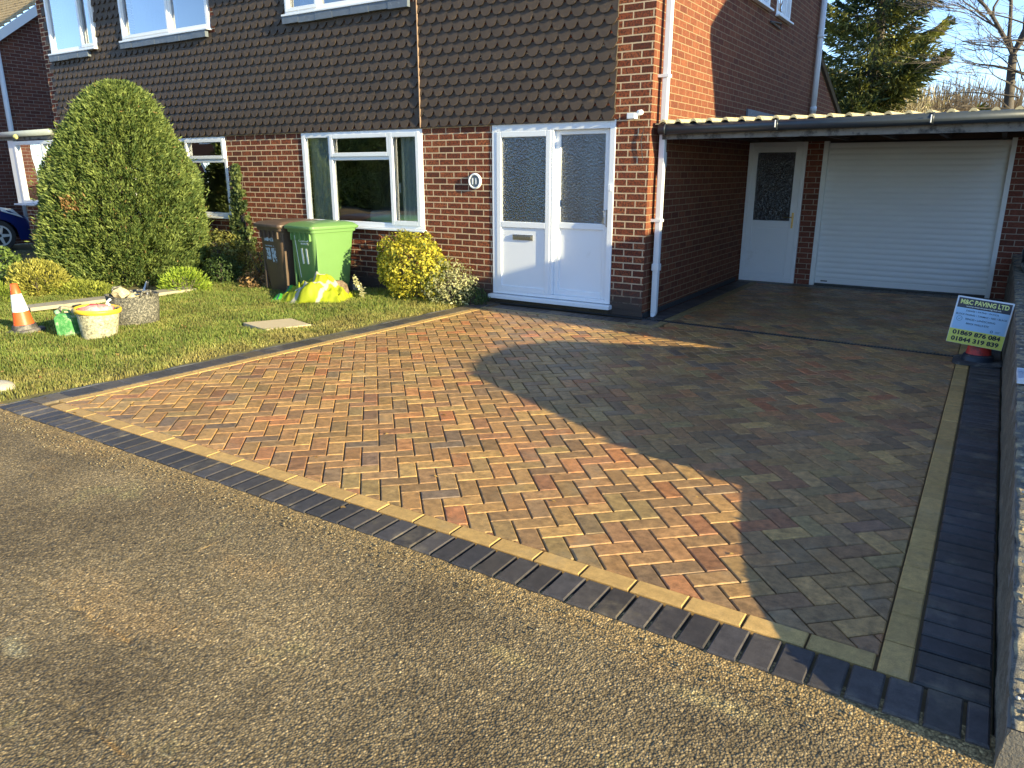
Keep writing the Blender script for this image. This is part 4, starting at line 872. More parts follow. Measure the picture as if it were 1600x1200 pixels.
def ivy():
    t = thing('ivy_climber', 'dark ivy climbing the brickwork at the right side of the left window', 'climber', (-10.0, 7.7, 0))
    n = 2600; z = rng.random(n) * 1.35 + .35; x = -10.02 + (rng.random(n) - .5) * np.interp(z, [.3, .8, 1.3, 1.7], [.75, .5, .30, .12]) - .06 * (1.7 - z) * 0
    k = vnoise(x, z, .08, 71) > .28; x = x[k]; z = z[k]; n = len(x); P = np.stack([x, YF - .015 - rng.random(n) * .07, z], -1)
    C = cmix((.035, .06, .018), (.17, .20, .06), np.clip(rng.random(n) + (vnoise(x, z, .1, 72) - .5), 0, 1)); V, F, CC = leaves(P, np.tile([0.3, -1., .3], (n, 1)), np.full(n, .045), .8, C, spread=.5)
    npmesh('foliage', V, F, M['leaf'], t, colors=CC)
    b = MB()
    for i in range(8): x = -10.1 + i * .03; b.tube([(x, YF - .01, 0), (x + random.uniform(-.05, .05), YF - .012, .6), (-10.0 + random.uniform(-.1, .1), YF - .012, 1.2 + random.random() * .4)], .006, 4)
    obj('stems', b, M['bark'], t)
    t = thing('dry_climber', 'dry reddish creeper tangled on the wall under the window behind the bins', 'climber', (-6.75, 7.7, 0)); b = MB()
    for i in range(70):
        x = random.uniform(-7.05, -6.55); z = random.uniform(.35, .72); dx = random.uniform(-.2, .2); b.tube([(x, YF - .02, z), (x + dx * .5, YF - .05 - random.random() * .06, z + .06), (x + dx, YF - .03, z - random.random() * .35)], .0035, 4)
    obj('stems', b, simple('red_twig', (.30, .13, .06), .8), t)
    t = thing('leafy_sprig', 'thin upright pale sprig of leaves left of the golden shrub', 'plant', (-6.72, 6.95, 0)); b = MB(); pts = [(-6.72, 6.95, 0), (-6.74, 6.93, .15), (-6.86, 6.9, .3)]; b.tube(pts, .004, 4); obj('stems', b, M['bark'], t)
    n = 120; s = rng.random(n); P = np.stack([np.interp(s, [0, .5, 1], [-6.72, -6.74, -6.86]), 6.92 + rng.normal(0, .015, n), s * .3], -1) + rng.normal(0, .015, (n, 3)); V, F, CC = leaves(P, np.tile([.5, -.5, .5], (n, 1)), np.full(n, .04), .6, cmix((.35, .33, .15), (.65, .6, .4), rng.random(n))); npmesh('foliage', V, F, M['leaf'], t, colors=CC)
ivy()

# ------------------------------------------------------------------ wheelie bins
def wheelie(name, label, loc, rz, mats, group):
    body, lid = mats
    t = thing(name, label, 'wheelie bin', loc, rz, group)
    # local: front faces -y; depth .73, width .57, height 1.0
    def ring(w_, y0, y1, z, r_=.05, n=4):
        pts = []
        for cxx, cyy, a0 in ((w_ - r_, y1 - r_, 0), (-w_ + r_, y1 - r_, 90), (-w_ + r_, y0 + r_, 180), (w_ - r_, y0 + r_, 270)):
            for i in range(n + 1): a = R(a0 + 90 * i / n); pts.append((cxx + r_ * math.cos(a), cyy + r_ * math.sin(a), z))
        return pts
    levels = [(.205, -.25, .22, .0), (.215, -.27, .24, .05), (.262, -.335, .31, .80), (.268, -.345, .32, .84), (.285, -.365, .34, .845), (.288, -.37, .345, .89)]
    b = MB(); n = 20
    for l in levels: b.v += ring(*l)
    for i in range(len(levels) - 1):
        for j in range(n): b.f.append((i * n + j, i * n + (j + 1) % n, (i + 1) * n + (j + 1) % n, (i + 1) * n + j)); b.m.append(0)
    b.f.append(tuple(range(n))[::-1]); b.m.append(0)
    bo = obj('body', b, body, t, local=True, auto=30)
    b = MB()
    for i in range(5): x = -.2 + i * .1; b.box(x - .006, x + .006, -.362, -.33, .74, .842)
    for s in (-1, 1): b.box(s * .245 - .015, s * .245 + .015, -.30, -.27, .05, .80, mat=Matrix.Rotation(0, 4, 'X'))
    obj('ribs', b, body, bo, local=True, bevel=.003)
    b = MB(); 
    lv = [(.305, -.395, .36, .885), (.310, -.40, .365, .905), (.305, -.395, .36, .925), (.27, -.34, .32, .955), (.2, -.22, .25, .972)]
    for l in lv: b.v += ring(*l)
    for i in range(len(lv) - 1):
        for j in range(n): b.f.append((i * n + j, i * n + (j + 1) % n, (i + 1) * n + (j + 1) % n, (i + 1) * n + j)); b.m.append(0)
    b.f.append(tuple(range((len(lv) - 1) * n, len(lv) * n))); b.f.append(tuple(range(n))[::-1]); b.m += [0, 0]
    obj('lid', b, lid, t, local=True, auto=30)
    b = MB(); b.tube([(-.26, .38, .90), (.26, .38, .90)], .016, 8); b.tube([(-.26, .33, .88), (-.26, .38, .90)], .014, 6); b.tube([(.26, .33, .88), (.26, .38, .90)], .014, 6); obj('handle', b, body, t, local=True, smooth=True)
    for s in (-1, 1):
        b = MB(); x = s * .25
        prof = [(.03, -.025), (.085, -.025), (.1, -.018), (.1, .018), (.085, .025), (.03, .025)]
        b.lathe(prof, 24); b.v = [(x + p[2] , .29 + p[0], .10 + p[1]) for p in b.v]; wl = obj('wheel', b, M['tyre'], t, local=True, auto=40)
        b = MB(); b.lathe([(0, -.027), (.06, -.03), (.066, -.02), (.066, .02), (.06, .03), (0, .027)], 20); b.v = [(x + p[2], .29 + p[0], .10 + p[1]) for p in b.v]; obj('hub', b, M['hub'], wl, local=True, auto=40)
    return t, bo
M['tyre'] = simple('rubber', (.03, .028, .026), .85, .3, 20, .002, 80); M['hub'] = simple('grey_hub', (.28, .26, .22), .6)
M['bin_green'] = simple('green_bin_plastic', (.13, .25, .08), .42, .08, 5, .0006, 300); M['bin_brown'] = simple('brown_bin_plastic', (.10, .065, .045), .45, .12, 5, .0006, 300)
M['white_print'] = simple('white_print', (.75, .78, .72), .6); M['panel_green'] = simple('panel_green', (.13, .24, .09), .6, .1)
grp = 'wheelie bins against the house wall'
t, bo = wheelie('wheelie_bin', 'green wheelie bin numbered 11 standing below the window', (-7.50, 7.04, -.005), R(-7), (M['bin_green'], M['bin_green']), grp)
b = MB(); b.add([(-.09, -.3352, .52), (.16, -.3352, .52), (.165, -.3375, .80), (-.09, -.3375, .80)], [(0, 1, 2, 3)])
def onfront(o, ang=5.4):                                            # tilt onto the sloping front face
    return o
fr = lambda z: -.27 - (z - .05) * .0867 - .0025
text('11', .2, (-.04, fr(.47) - .001, .44), M['white_print'], bo, 'number', off=.007, hgt=.20, width=.13, rot=Matrix.Rotation(R(90 + 5), 4, 'X'), local=True)
text('Cherwell', .05, (-.07, fr(.73), .725), M['white_print'], bo, 'lettering', off=.001, width=.21, hgt=.026, rot=Matrix.Rotation(R(95), 4, 'X'), local=True)
text('DISTRICT COUNCIL', .05, (-.03, fr(.69), .69), M['white_print'], bo, 'lettering', off=.001, width=.16, hgt=.022, rot=Matrix.Rotation(R(95), 4, 'X'), local=True)
b = MB(); b.add([(-.135, fr(.25), .25), (-.12, fr(.25), .25), (-.14, fr(.80), .80), (-.155, fr(.80), .80)], [(0, 1, 2, 3)]); obj('reflective_stripe', b, M['white_print'], bo, local=True)
t, bo = wheelie('wheelie_bin', 'dark brown wheelie bin with worn white stickers, left of the green bin', (-8.13, 7.06, -.005), R(-7), (M['bin_brown'], M['bin_brown']), grp)
M['sticker'] = simple('worn_sticker', (.42, .50, .55), .5, .3, 40, dirt=(.1, .08, .07), dirtscale=25, dirtpos=(.5, .56))
b = MB()
for (x0, x1, z0, z1) in ((-.15, .06, .70, .75), (-.15, .05, .63, .645), (-.15, -.05, .45, .61), (-.02, .08, .42, .61)):
    b.add([(x0, fr(z0), z0), (x1, fr(z0), z0), (x1, fr(z1), z1), (x0, fr(z1), z1)], [(0, 1, 2, 3)])
obj('sticker', b, M['sticker'], bo, local=True)

# ------------------------------------------------------------------ cones, sign, buckets and tools
def cone(name, label, loc, rz, h, r0, bands, lean=(0, 0), baseh=.035, bs=.17, group='road cones'):
    t = thing(name, label, 'traffic cone', loc, rz, group)
    b = MB(); n = 8; pts = []
    for k, (s, z) in enumerate(((bs, 0), (bs, baseh * .6), (bs * .92, baseh), (r0 * 1.25, baseh + .004), (r0 * 1.12, baseh + .05), (r0, baseh + .052))):
        for j in range(32):
            a = 2 * math.pi * j / 32; c_, s_ = math.cos(a), math.sin(a)
            q = s / max(abs(c_), abs(s_)) if k < 3 else s
            if k < 3: q = min(q, s * 1.25)
            b.v.append((c_ * q, s_ * q, z))
    for i in range(5):
        for j in range(32): b.f.append((i * 32 + j, i * 32 + (j + 1) % 32, (i + 1) * 32 + (j + 1) % 32, (i + 1) * 32 + j)); b.m.append(0)
    b.f.append(tuple(range(32))[::-1]); b.m.append(0)
    obj('base', b, M['cone_base'], t, local=True, auto=40)
    zb = baseh + .045
    for (f0, f1, mt, nm) in bands:
        z0 = zb + (h - zb) * f0; z1 = zb + (h - zb) * f1; ra = r0 + (r0 * .34 - r0) * f0; rb = r0 + (r0 * .34 - r0) * f1
        b = MB(); e = .0015 if nm == 'reflective_sleeve' else 0; b.lathe([(ra + e, z0), (rb + e, z1)] + ([(rb * .8, z1 + .004), (rb * .8, z1 - .05)] if f1 == 1 else []), 28)
        obj(nm, b, mt, t, local=True, smooth=True)
    return t
M['cone_base'] = simple('cone_base_rubber', (.055, .05, .05), .7, .3, 12, dirt=(.22, .2, .17), dirtscale=9); M['orange'] = simple('cone_orange', (.85, .11, .025), .45, .08, 9, dirt=(.5, .12, .05), dirtscale=14, dirtpos=(.6, .8))
M['reflect'] = simple('reflective_white', (.85, .85, .85), .35, .03); M['cone_red'] = simple('cone_red', (.60, .045, .035), .5, .1, 9, dirt=(.2, .03, .03), dirtscale=14)
c = cone('traffic_cone', 'orange and white traffic cone with grubby base at the left of the lawn', (-8.28, 3.60, 0), R(20), .50, .095, [(0, .34, M['orange'], 'cone_body'), (.34, .76, M['reflect'], 'reflective_sleeve'), (.76, 1, M['orange'], 'cone_tip')], bs=.145); c.rotation_euler = (R(2), R(-3.5), R(20))
c = cone('traffic_cone', 'dull red traffic cone with black base under the paving sign', (.035, 7.44, .002), R(0), .42, .10, [(0, 1, M['cone_red'], 'cone_body')], bs=.185, baseh=.02)
M['cone_blue'] = simple('cone_collar', (.02, .028, .045), .5)
b = MB(); b.lathe([(.128, .02), (.122, .05), (.108, .075), (.097, .078)], 28); obj('collar', b, M['cone_blue'], c, local=True, smooth=True)
def sign():
    # board hung over the cone: leaning back a little and rolled 5 degrees
    W_, H_ = .415, .402
    t = thing('paving_sign', 'square paving contractor sign board in white, navy and lime propped on the red cone', 'sign', (.005, 7.345, .362))
    T = Matrix.Rotation(R(5.3), 4, 'Y') @ Matrix.Rotation(R(-6), 4, 'X')
    def add(mb, name, mat, par=t, **k):
        o = obj(name, mb, mat, par, local=True, **k); o.data.transform(T); return o
    b = MB(); b.box(-W_ / 2, W_ / 2, 0, .006, -H_ / 2, H_ / 2); bd = add(b, 'board', simple('sign_white', (.74, .78, .84), .35, .03), bevel=.002)
    navy = simple('sign_navy', (.012, .018, .045), .35); lime = simple('sign_lime', (.74, .72, .12), .35, .04); blue = simple('sign_pale_blue', (.38, .60, .82), .35, .03); yel = simple('sign_yellow_print', (.85, .84, .28), .5); ink = simple('sign_black_ink', (.02, .025, .03), .5); inkb = simple('sign_blue_ink', (.03, .06, .12), .5)
    m_ = .012
    b = MB(); b.box(-W_ / 2 + m_, W_ / 2 - m_, -.0012, 0, .105, H_ / 2 - m_); add(b, 'header_panel', navy)
    b = MB(); b.box(-W_ / 2 + m_, W_ / 2 - m_, -.001, 0, -.078, .105); add(b, 'service_panel', blue)
    b = MB(); b.box(-W_ / 2 + .002, W_ / 2 - .002, -.0014, 0, -H_ / 2 + .002, -.079); add(b, 'phone_panel', lime)
    def tx(s, x, z, wid, hgt, mt, off=.0):
        o = text(s, .05, (x, -.0022, z), mt, t, 'lettering', off=off, width=wid, hgt=hgt, ext=.0004, local=True, align='CENTER'); o.data.transform(T)
    tx('M&C PAVING LTD', 0, .137, .355, .040, yel, .0016)
    tx('www.mandcpaving.ltd.uk', 0, .112, .26, .017, M['white_print'], .0006)
    tx('DRIVES • PATHS • PATIOS', 0, .078, .24, .014, inkb, .0005)
    tx('BLOCK PAVING • TARMAC • RED / BLACK', 0, .044, .375, .015, inkb, .0005)
    tx('FENCES • LANDSCAPING', 0, .007, .22, .015, inkb, .0005)
    tx('BRICK WALLS ETC', -.012, -.030, .17, .015, inkb, .0005)
    tx('01869 876 084', 0, -.127, .355, .040, ink, .0022)
    tx('01844 319 839', 0, -.182, .355, .040, ink, .0022)
    b = MB(); n = 24
    for (cx, cz, r0, r1) in ((-.155, .012, .022, .019), (.10, -.058, .011, .006)):
        k = len(b.v)
        for i in range(n):
            a = 2 * math.pi * i / n; b.v += [(cx + r0 * math.cos(a), -.0022, cz + r0 * math.sin(a)), (cx + r1 * math.cos(a), -.0022, cz + r1 * math.sin(a))]
        for i in range(n): j = (i + 1) % n; b.f.append((k + 2 * i, k + 2 * j, k + 2 * j + 1, k + 2 * i + 1)); b.m.append(0)
    b.add([(-.165, -.0022, .012), (-.157, -.0022, .003), (-.143, -.0022, .022), (-.157, -.0022, .009)], [(0, 1, 2, 3)])
    b.box(.125, .165, -.0022, -.001, -.055, -.052); b.box(.125, .155, -.0022, -.001, -.063, -.060)
    add(b, 'emblem', simple('emblem_ink', (.08, .2, .32), .5))
sign()

def crust(name, c0, c1, c2, sc=40):
    m, nt, bs = newmat(name); v = objc(nt); n = noise(nt, v, sc, 7, .75); L(nt, ramp(nt, n.outputs[0], [(.38, c0), (.5, c1), (.62, c2)]).outputs[0], bs.inputs['Base Color']); bs.inputs['Roughness'].default_value = .85; bump(nt, n.outputs[0], bs, .006); return m
M['bucket'] = crust('cement_crusted_bucket', (.16, .15, .11), (.42, .39, .26), (.62, .57, .40)); M['tub'] = crust('cement_crusted_tub', (.035, .035, .035), (.10, .095, .08), (.34, .31, .25), 60)
M['yellow'] = simple('yellow_plastic', (.78, .52, .04), .45, .1, 9); M['pink'] = crust('pink_cloth', (.45, .12, .12), (.62, .25, .24), (.70, .42, .40), 12); M['redc'] = simple('red_cloth', (.62, .04, .05), .8)
M['sandstone'] = crust('buff_rubble', (.35, .26, .12), (.60, .47, .25), (.70, .58, .34), 18)
def rock(b, c, r, seed, sq=(1, 1, .7)):
    ico = bmesh.new(); bmesh.ops.create_icosphere(ico, subdivisions=2, radius=1); q = np.random.default_rng(seed); k = len(b.v)
    for v in ico.verts:
        d = 1 + .25 * math.sin(v.co.x * 3 + seed) * math.cos(v.co.y * 4 + seed) + q.normal(0, .05); b.v.append((c[0] + v.co.x * r * d * sq[0], c[1] + v.co.y * r * d * sq[1], c[2] + v.co.z * r * d * sq[2]))
    for f in ico.faces: b.f.append(tuple(k + v.index for v in f.verts)); b.m.append(0)
    ico.free()
def bucket():
    t = thing('bucket', 'cement-crusted pale bucket with yellow rim full of pink rags', 'bucket', (-7.38, 3.87, 0)); t.rotation_euler = (R(-2), R(3), 0); t.scale = (1.12, 1.12, 1.1)
    b = MB(); b.lathe([(.0, .005), (.135, .0), (.14, .01), (.175, .26), (.17, .26), (.13, .02), (0, .02)], 32); obj('body', b, M['bucket'], t, local=True, auto=40)
    b = MB(); b.lathe([(.174, .235), (.188, .24), (.192, .27), (.182, .278), (.170, .272), (.170, .24)], 32); obj('rim', b, M['yellow'], t, local=True, smooth=True)
    o = thing('rag_bundle', 'pink and red rags stuffed in the pale bucket', 'rags', (-7.38, 3.87, .27)); b = MB(); rock(b, (-.03, -.02, .0), .13, 3, (1, .9, .5)); rock(b, (.06, .05, .01), .09, 5, (1, 1, .7)); obj('pink_rag', b, M['pink'], o, local=True, smooth=True)
    b = MB(); rock(b, (-.06, .02, .035), .06, 8, (1.3, .8, .5)); obj('red_rag', b, M['redc'], o, local=True, smooth=True)
    b = MB(); b.tube([(.0, .1, 0), (.02, .12, .08), (.05, .13, .1)], .014, 6); b.tube([(.09, .06, 0), (.12, .08, .07)], .012, 6); obj('strap', b, M['white_print'], o, local=True)
bucket()
def tub():
    t = thing('builders_tub', 'dark grey cement-splashed flexible tub of rubble and tools on the lawn', 'tub', (-7.76, 4.48, 0)); t.scale = (1.08, 1.08, 1.15)
    b = MB(); b.lathe([(0, .004), (.2, 0), (.215, .01), (.232, .15), (.238, .27), (.246, .285), (.232, .285), (.226, .26), (.205, .02), (0, .02)], 40); b.v = [(p[0] * (1 + .04 * math.sin(math.atan2(p[1], p[0]) * 2)), p[1], p[2] * (1 + .03 * math.sin(math.atan2(p[1], p[0]) * 3 + 1))) for p in b.v]; obj('body', b, M['tub'], t, local=True, auto=50)
    for s in (-1, 1): b = MB(); b.tube([(s * .245, -.06, .28), (s * .255, -.04, .325), (s * .255, .04, .325), (s * .245, .06, .28)], .012, 8); obj('handle', b, M['tub'], t, local=True, smooth=True)
    o = thing('rubble_pile', 'lump of buff rubble and mortar sitting in the dark tub', 'rubble', (-7.78, 4.45, .28)); b = MB(); rock(b, (-.06, -.04, .05), .085, 1, (1.2, 1, .8)); rock(b, (.07, .02, .02), .06, 2); rock(b, (.0, .08, .01), .08, 4, (1.2, 1, .5)); rock(b, (-.15, .02, .02), .05, 6); rock(b, (.14, -.04, .03), .045, 7); obj('rubble', b, M['sandstone'], o, local=True, auto=25)
    o = thing('trowel', 'steel trowel and float handles sticking up from the dark tub', 'trowel', (-7.68, 4.55, .29)); b = MB(); b.add([(-.05, .0, .0), (.05, .02, .0), (.0, .06, .16), (-.05, .01, .004), (.05, .03, .004), (.0, .07, .164)], [(0, 1, 2), (3, 4, 5), (0, 1, 4, 3), (1, 2, 5, 4), (2, 0, 3, 5)]); obj('blade', b, M['metal'], o, local=True)
    b = MB(); b.tube([(.02, .04, .08), (.06, .03, .12), (.10, .02, .17)], .013, 8); b.tube([(-.16, .02, .04), (.14, -.06, .07)], .012, 8); obj('handle', b, M['black_plastic'], o, local=True, smooth=True)
tub()
def jerry():
    t = thing('fuel_can', 'small green plastic fuel can splashed with cement beside the pale bucket', 'can', (-7.66, 3.72, 0)); t.scale = (1.1, 1.1, 1.1); t.rotation_euler = (R(-3), R(-7), R(25))
    b = MB(); b.prism([(-.085, 0), (.085, 0), (.085, .17), (.05, .215), (-.03, .225), (-.085, .19)], 'y', -.05, .05); bo = obj('body', b, crust('green_can', (.05, .22, .06), (.10, .35, .10), (.45, .5, .32), 14), t, local=True, bevel=.014, seg=3, smooth=False)
    b = MB(); b.tube([(-.055, 0, .195), (-.075, 0, .25)], .022, 12); obj('cap', b, simple('pale_green_cap', (.25, .42, .25), .5), t, local=True, smooth=True)
    b = MB(); b.tube([(-.02, 0, .22), (.0, 0, .25), (.05, 0, .24), (.07, 0, .20)], .011, 8); obj('handle', b, M['bin_green'], t, local=True, smooth=True)
jerry()
def plank():
    b = MB(); T = Matrix.Translation((-9.32, 5.16, .045)) @ Matrix.Rotation(R(-9), 4, 'Z')
    b.box(-.14, .14, -1.0, 1.0, -.022, .022, mat=T); o = obj('scaffold_board', b, simple('grey_timber', (.36, .31, .22), .85, .25, 14, .002, 60, world=True, dirt=(.2, .18, .14), dirtscale=4), bevel=.006); tag(o, 'long grey timber board lying on the lawn behind the buckets', 'plank')
    b = MB(); rock(b, (-9.0, 4.38, .03), .12, 11, (1.4, .8, .5)); o = obj('stone_lump', b, M['haunch'], auto=30); tag(o, 'pale lump of stone at the near end of the timber board', 'stone')
plank()
def jacket():
    t = thing('hi_vis_jacket', 'crumpled yellow hi-vis jacket with grey reflective stripes on the grass by the bins', 'jacket', (-7.25, 6.55, 0))
    nx, ny = 90, 60; u = np.linspace(0, 1, nx); v = np.linspace(0, 1, ny); U, Vv = np.meshgrid(u, v, indexing='ij')
    X = (U - .5) * .98; Y = (Vv - .5) * .55 + .05 * np.sin(U * 9)
    hp = np.interp(u, [0, .08, .2, .35, .5, .62, .75, .9, 1], [.03, .10, .13, .17, .27, .345, .30, .17, .02])[:, None] * np.interp(v, [0, .12, .35, .6, .85, 1], [.06, .52, .95, 1.0, .7, .1])[None, :]
    wr = (np.abs(vnoise(U * 1.0, Vv * .35 + U * .35, .11, 81) - .5) * -.11 + (vnoise(U, Vv * .7, .05, 82) - .5) * .05 + np.abs(vnoise(U + Vv * .5, Vv * .4, .15, 84) - .5) * -.16 + .06) * np.clip(hp * 10, .2, 1)
    edge_n = vnoise(U, Vv, .12, 83) * .08; Y = Y + np.where(Vv < .1, (.1 - Vv) * (edge_n * 14 - .5) * .9, 0)
    Z = np.maximum(hp + wr, .012); P = np.stack([X, Y, Z], -1)
    ye = np.array((.29, .33, .014)); gr = np.array((.42, .40, .33)); gn = np.array((.06, .36, .04)); nv = np.array((.03, .06, .12))
    C = np.tile(ye, (nx, ny, 1)).astype(float)
    s1 = np.abs((U - .50) - (Vv - .25) * .55) < .035; C[s1 & (Vv < .62)] = gr
    s2 = np.abs((U - .36) - (Vv - .5) * .1) < .022; C[s2 & (Vv > .3) & (Vv < .75)] = gr * .9
    s3 = np.abs((U - .80) - (Vv - .4) * .2) < .022; C[s3 & (Vv < .8)] = gr; s4 = np.abs(Vv - .16 - U * .12) < .022; C[s4 & (U > .3) & (U < .75)] = gr; C[(U < .15)] = gn; C[(U > .08) & (U < .11)] = nv; C[(np.abs(U - .27) < .05) & (Vv > .55)] = gn; C[(np.abs(U - .50) < .07) & (Vv > .66)] = gn * 1.2; C[(np.abs(U - .575) < .025) & (Vv > .62)] = gr
    I = np.arange(nx * ny).reshape(nx, ny); F = np.stack([I[:-1, :-1], I[1:, :-1], I[1:, 1:], I[:-1, 1:]], -1).reshape(-1, 4)
    ca, sa = math.cos(R(20)), math.sin(R(20)); Q = P.reshape(-1, 3).copy(); x = Q[:, 0] * ca - Q[:, 1] * sa; y = Q[:, 0] * sa + Q[:, 1] * ca; Q[:, 0] = x; Q[:, 1] = y
    mm = leafmat('hi_vis_fabric', .12, .6); o = npmesh('fabric', Q, F, mm, t, colors=C.reshape(-1, 3), smooth=True, local=True); s = o.modifiers.new('solid', 'SOLIDIFY'); s.thickness = .006
    b = MB(); rock(b, (-7.02, 6.80, .11), .125, 21, (1.0, .8, 1.25)); rock(b, (-6.98, 6.72, .04), .085, 22, (1.2, 1, .7)); o = obj('kit_bag', b, crust('muddy_canvas', (.09, .055, .035), (.17, .11, .07), (.26, .19, .13), 20), auto=40); tag(o, 'muddy brown kit bag poking out behind the yellow jacket', 'bag')
jacket()

# ------------------------------------------------------------------ left: neighbour house, lean-to porch, blue car
def left_side():
    XN = -19.4; h = thing('brick_house', 'neighbouring dark brick gable with white bargeboard at the far left', 'house', (-24, 10, 0))
    def zv(y): return 4.53 + (y - 9.02) * .73
    b = MB(); b.add([(XN, 6.2, -.05), (XN, 13.5, -.05), (XN, 13.5, 5), (XN, 10.6, zv(10.6)), (XN, 6.2, zv(6.2))], [(0, 1, 2, 3, 4)]); b.add([(XN, 6.2, -.05), (-30, 6.2, -.05), (-30, 6.2, zv(6.2)), (XN, 6.2, zv(6.2))], [(0, 1, 2, 3)]); obj('wall', b, M['brick_dark'], h, fixn=False)
    b = MB(); X1 = XN + .25
    rows = 34; ys = np.linspace(5.8, 10.8, rows + 1)
    for i in range(rows):
        y0, y1 = ys[i], ys[i + 1]; z0, z1 = zv(y0) + .16, zv(y1) + .16
        b.add([(X1, y0, z0 + .03), (-30, y0, z0 + .03), (-30, y1, z1), (X1, y1, z1), (X1, y0, z0 - .01), (-30, y0, z0 - .01)], [(0, 1, 2, 3), (0, 1, 5, 4)])
    obj('roof', b, M['rooftile_l'], h, fixn=False)
    b = MB(); b.add([(X1, 5.8, zv(5.8) - .06), (X1, 10.8, zv(10.8) - .06), (X1, 10.8, zv(10.8) + .15), (X1, 5.8, zv(5.8) + .15), (X1 - .03, 5.8, zv(5.8) - .06), (X1 - .03, 10.8, zv(10.8) - .06), (X1 - .03, 10.8, zv(10.8) + .15), (X1 - .03, 5.8, zv(5.8) + .15)], [(0, 1, 2, 3), (4, 5, 6, 7), (0, 1, 5, 4), (3, 2, 6, 7)]); obj('bargeboard', b, M['pvc'], h)
    b = MB(); b.add([(X1 - .03, 5.8, zv(5.8) - .05), (X1 - .03, 10.8, zv(10.8) - .05), (XN, 10.8, zv(10.8) - .05), (XN, 5.8, zv(5.8) - .05)], [(0, 1, 2, 3)]); obj('soffit', b, M['pvc'], h)
    b = MB(); b.tube([(XN + .07, 8.87, 4.3), (XN + .07, 8.87, .1)], .055, 12); obj('downpipe', b, M['pvc_pipe'], h, smooth=True)
    p = thing('lean_to_porch', 'low lean-to porch with white framed window left of the conifer', 'porch', (-16.3, 7.75, 0)); Y0 = 7.72
    b = MB(); b.box(-16.76, -15.2, Y0, Y0 + .12, -.05, .95); obj('wall', b, M['brick'], p)
    f = MB(); frameY(f, -16.78, -15.2, .97, 2.17, .07, Y0 - .03, Y0 + .07); f.box(-15.74, -15.66, Y0 - .03, Y0 + .07, 1.04, 2.10); f.box(-17.02, -16.79, Y0 - .02, Y0 + .05, .97, 2.22); fr = obj('window', f, M['pvc'], p, bevel=.005)
    pane('pane', -16.71, -15.74, 1.04, 2.10, Y0 + .02, M['glass'], fr); pane('pane', -15.66, -15.27, 1.04, 2.10, Y0 + .02, M['glass'], fr)
    f = MB(); f.box(-17.05, -15.2, Y0 - .09, Y0, .935, .965); obj('sill', f, M['pvc'], fr)
    b = MB(); b.tube([(-18.2, Y0 - .08, 2.29), (-15.2, Y0 - .08, 2.31)], .055, 12); g = obj('gutter', b, simple('grey_gutter', (.30, .33, .33), .45, world=True), p, smooth=True)
    b = MB(); b.box(-18.2, -15.2, Y0 - .04, Y0 - .001, 2.19, 2.30); obj('fascia', b, M['fascia'], p)
    b = MB(); b.box(-18.2, -15.2, Y0, 10.5, 2.3, 2.33); obj('roof', b, M['gutter'], p)
    b = MB(); b.box(-16.7, -15.2, 9.2, 9.3, 0, 2.25); obj('rear_wall', b, M['brick_side'], p)
    for x in (-17.38, -16.42):
        b = MB(); rock(b, (x, Y0 - .12, 2.25), .06, int(-x * 10), (1.2, .8, .8)); o = obj('gutter_lump', b, simple('yellow_lump', (.6, .55, .2), .8), p, smooth=True); o.name = 'yellow_lump'  # plain yellow lumps along the gutter
M['rooftile_l'] = simple('mossy_roof_tile', (.38, .27, .13), .85, .45, 9, .006, 50, world=True, dirt=(.14, .1, .06), dirtscale=10)
left_side()
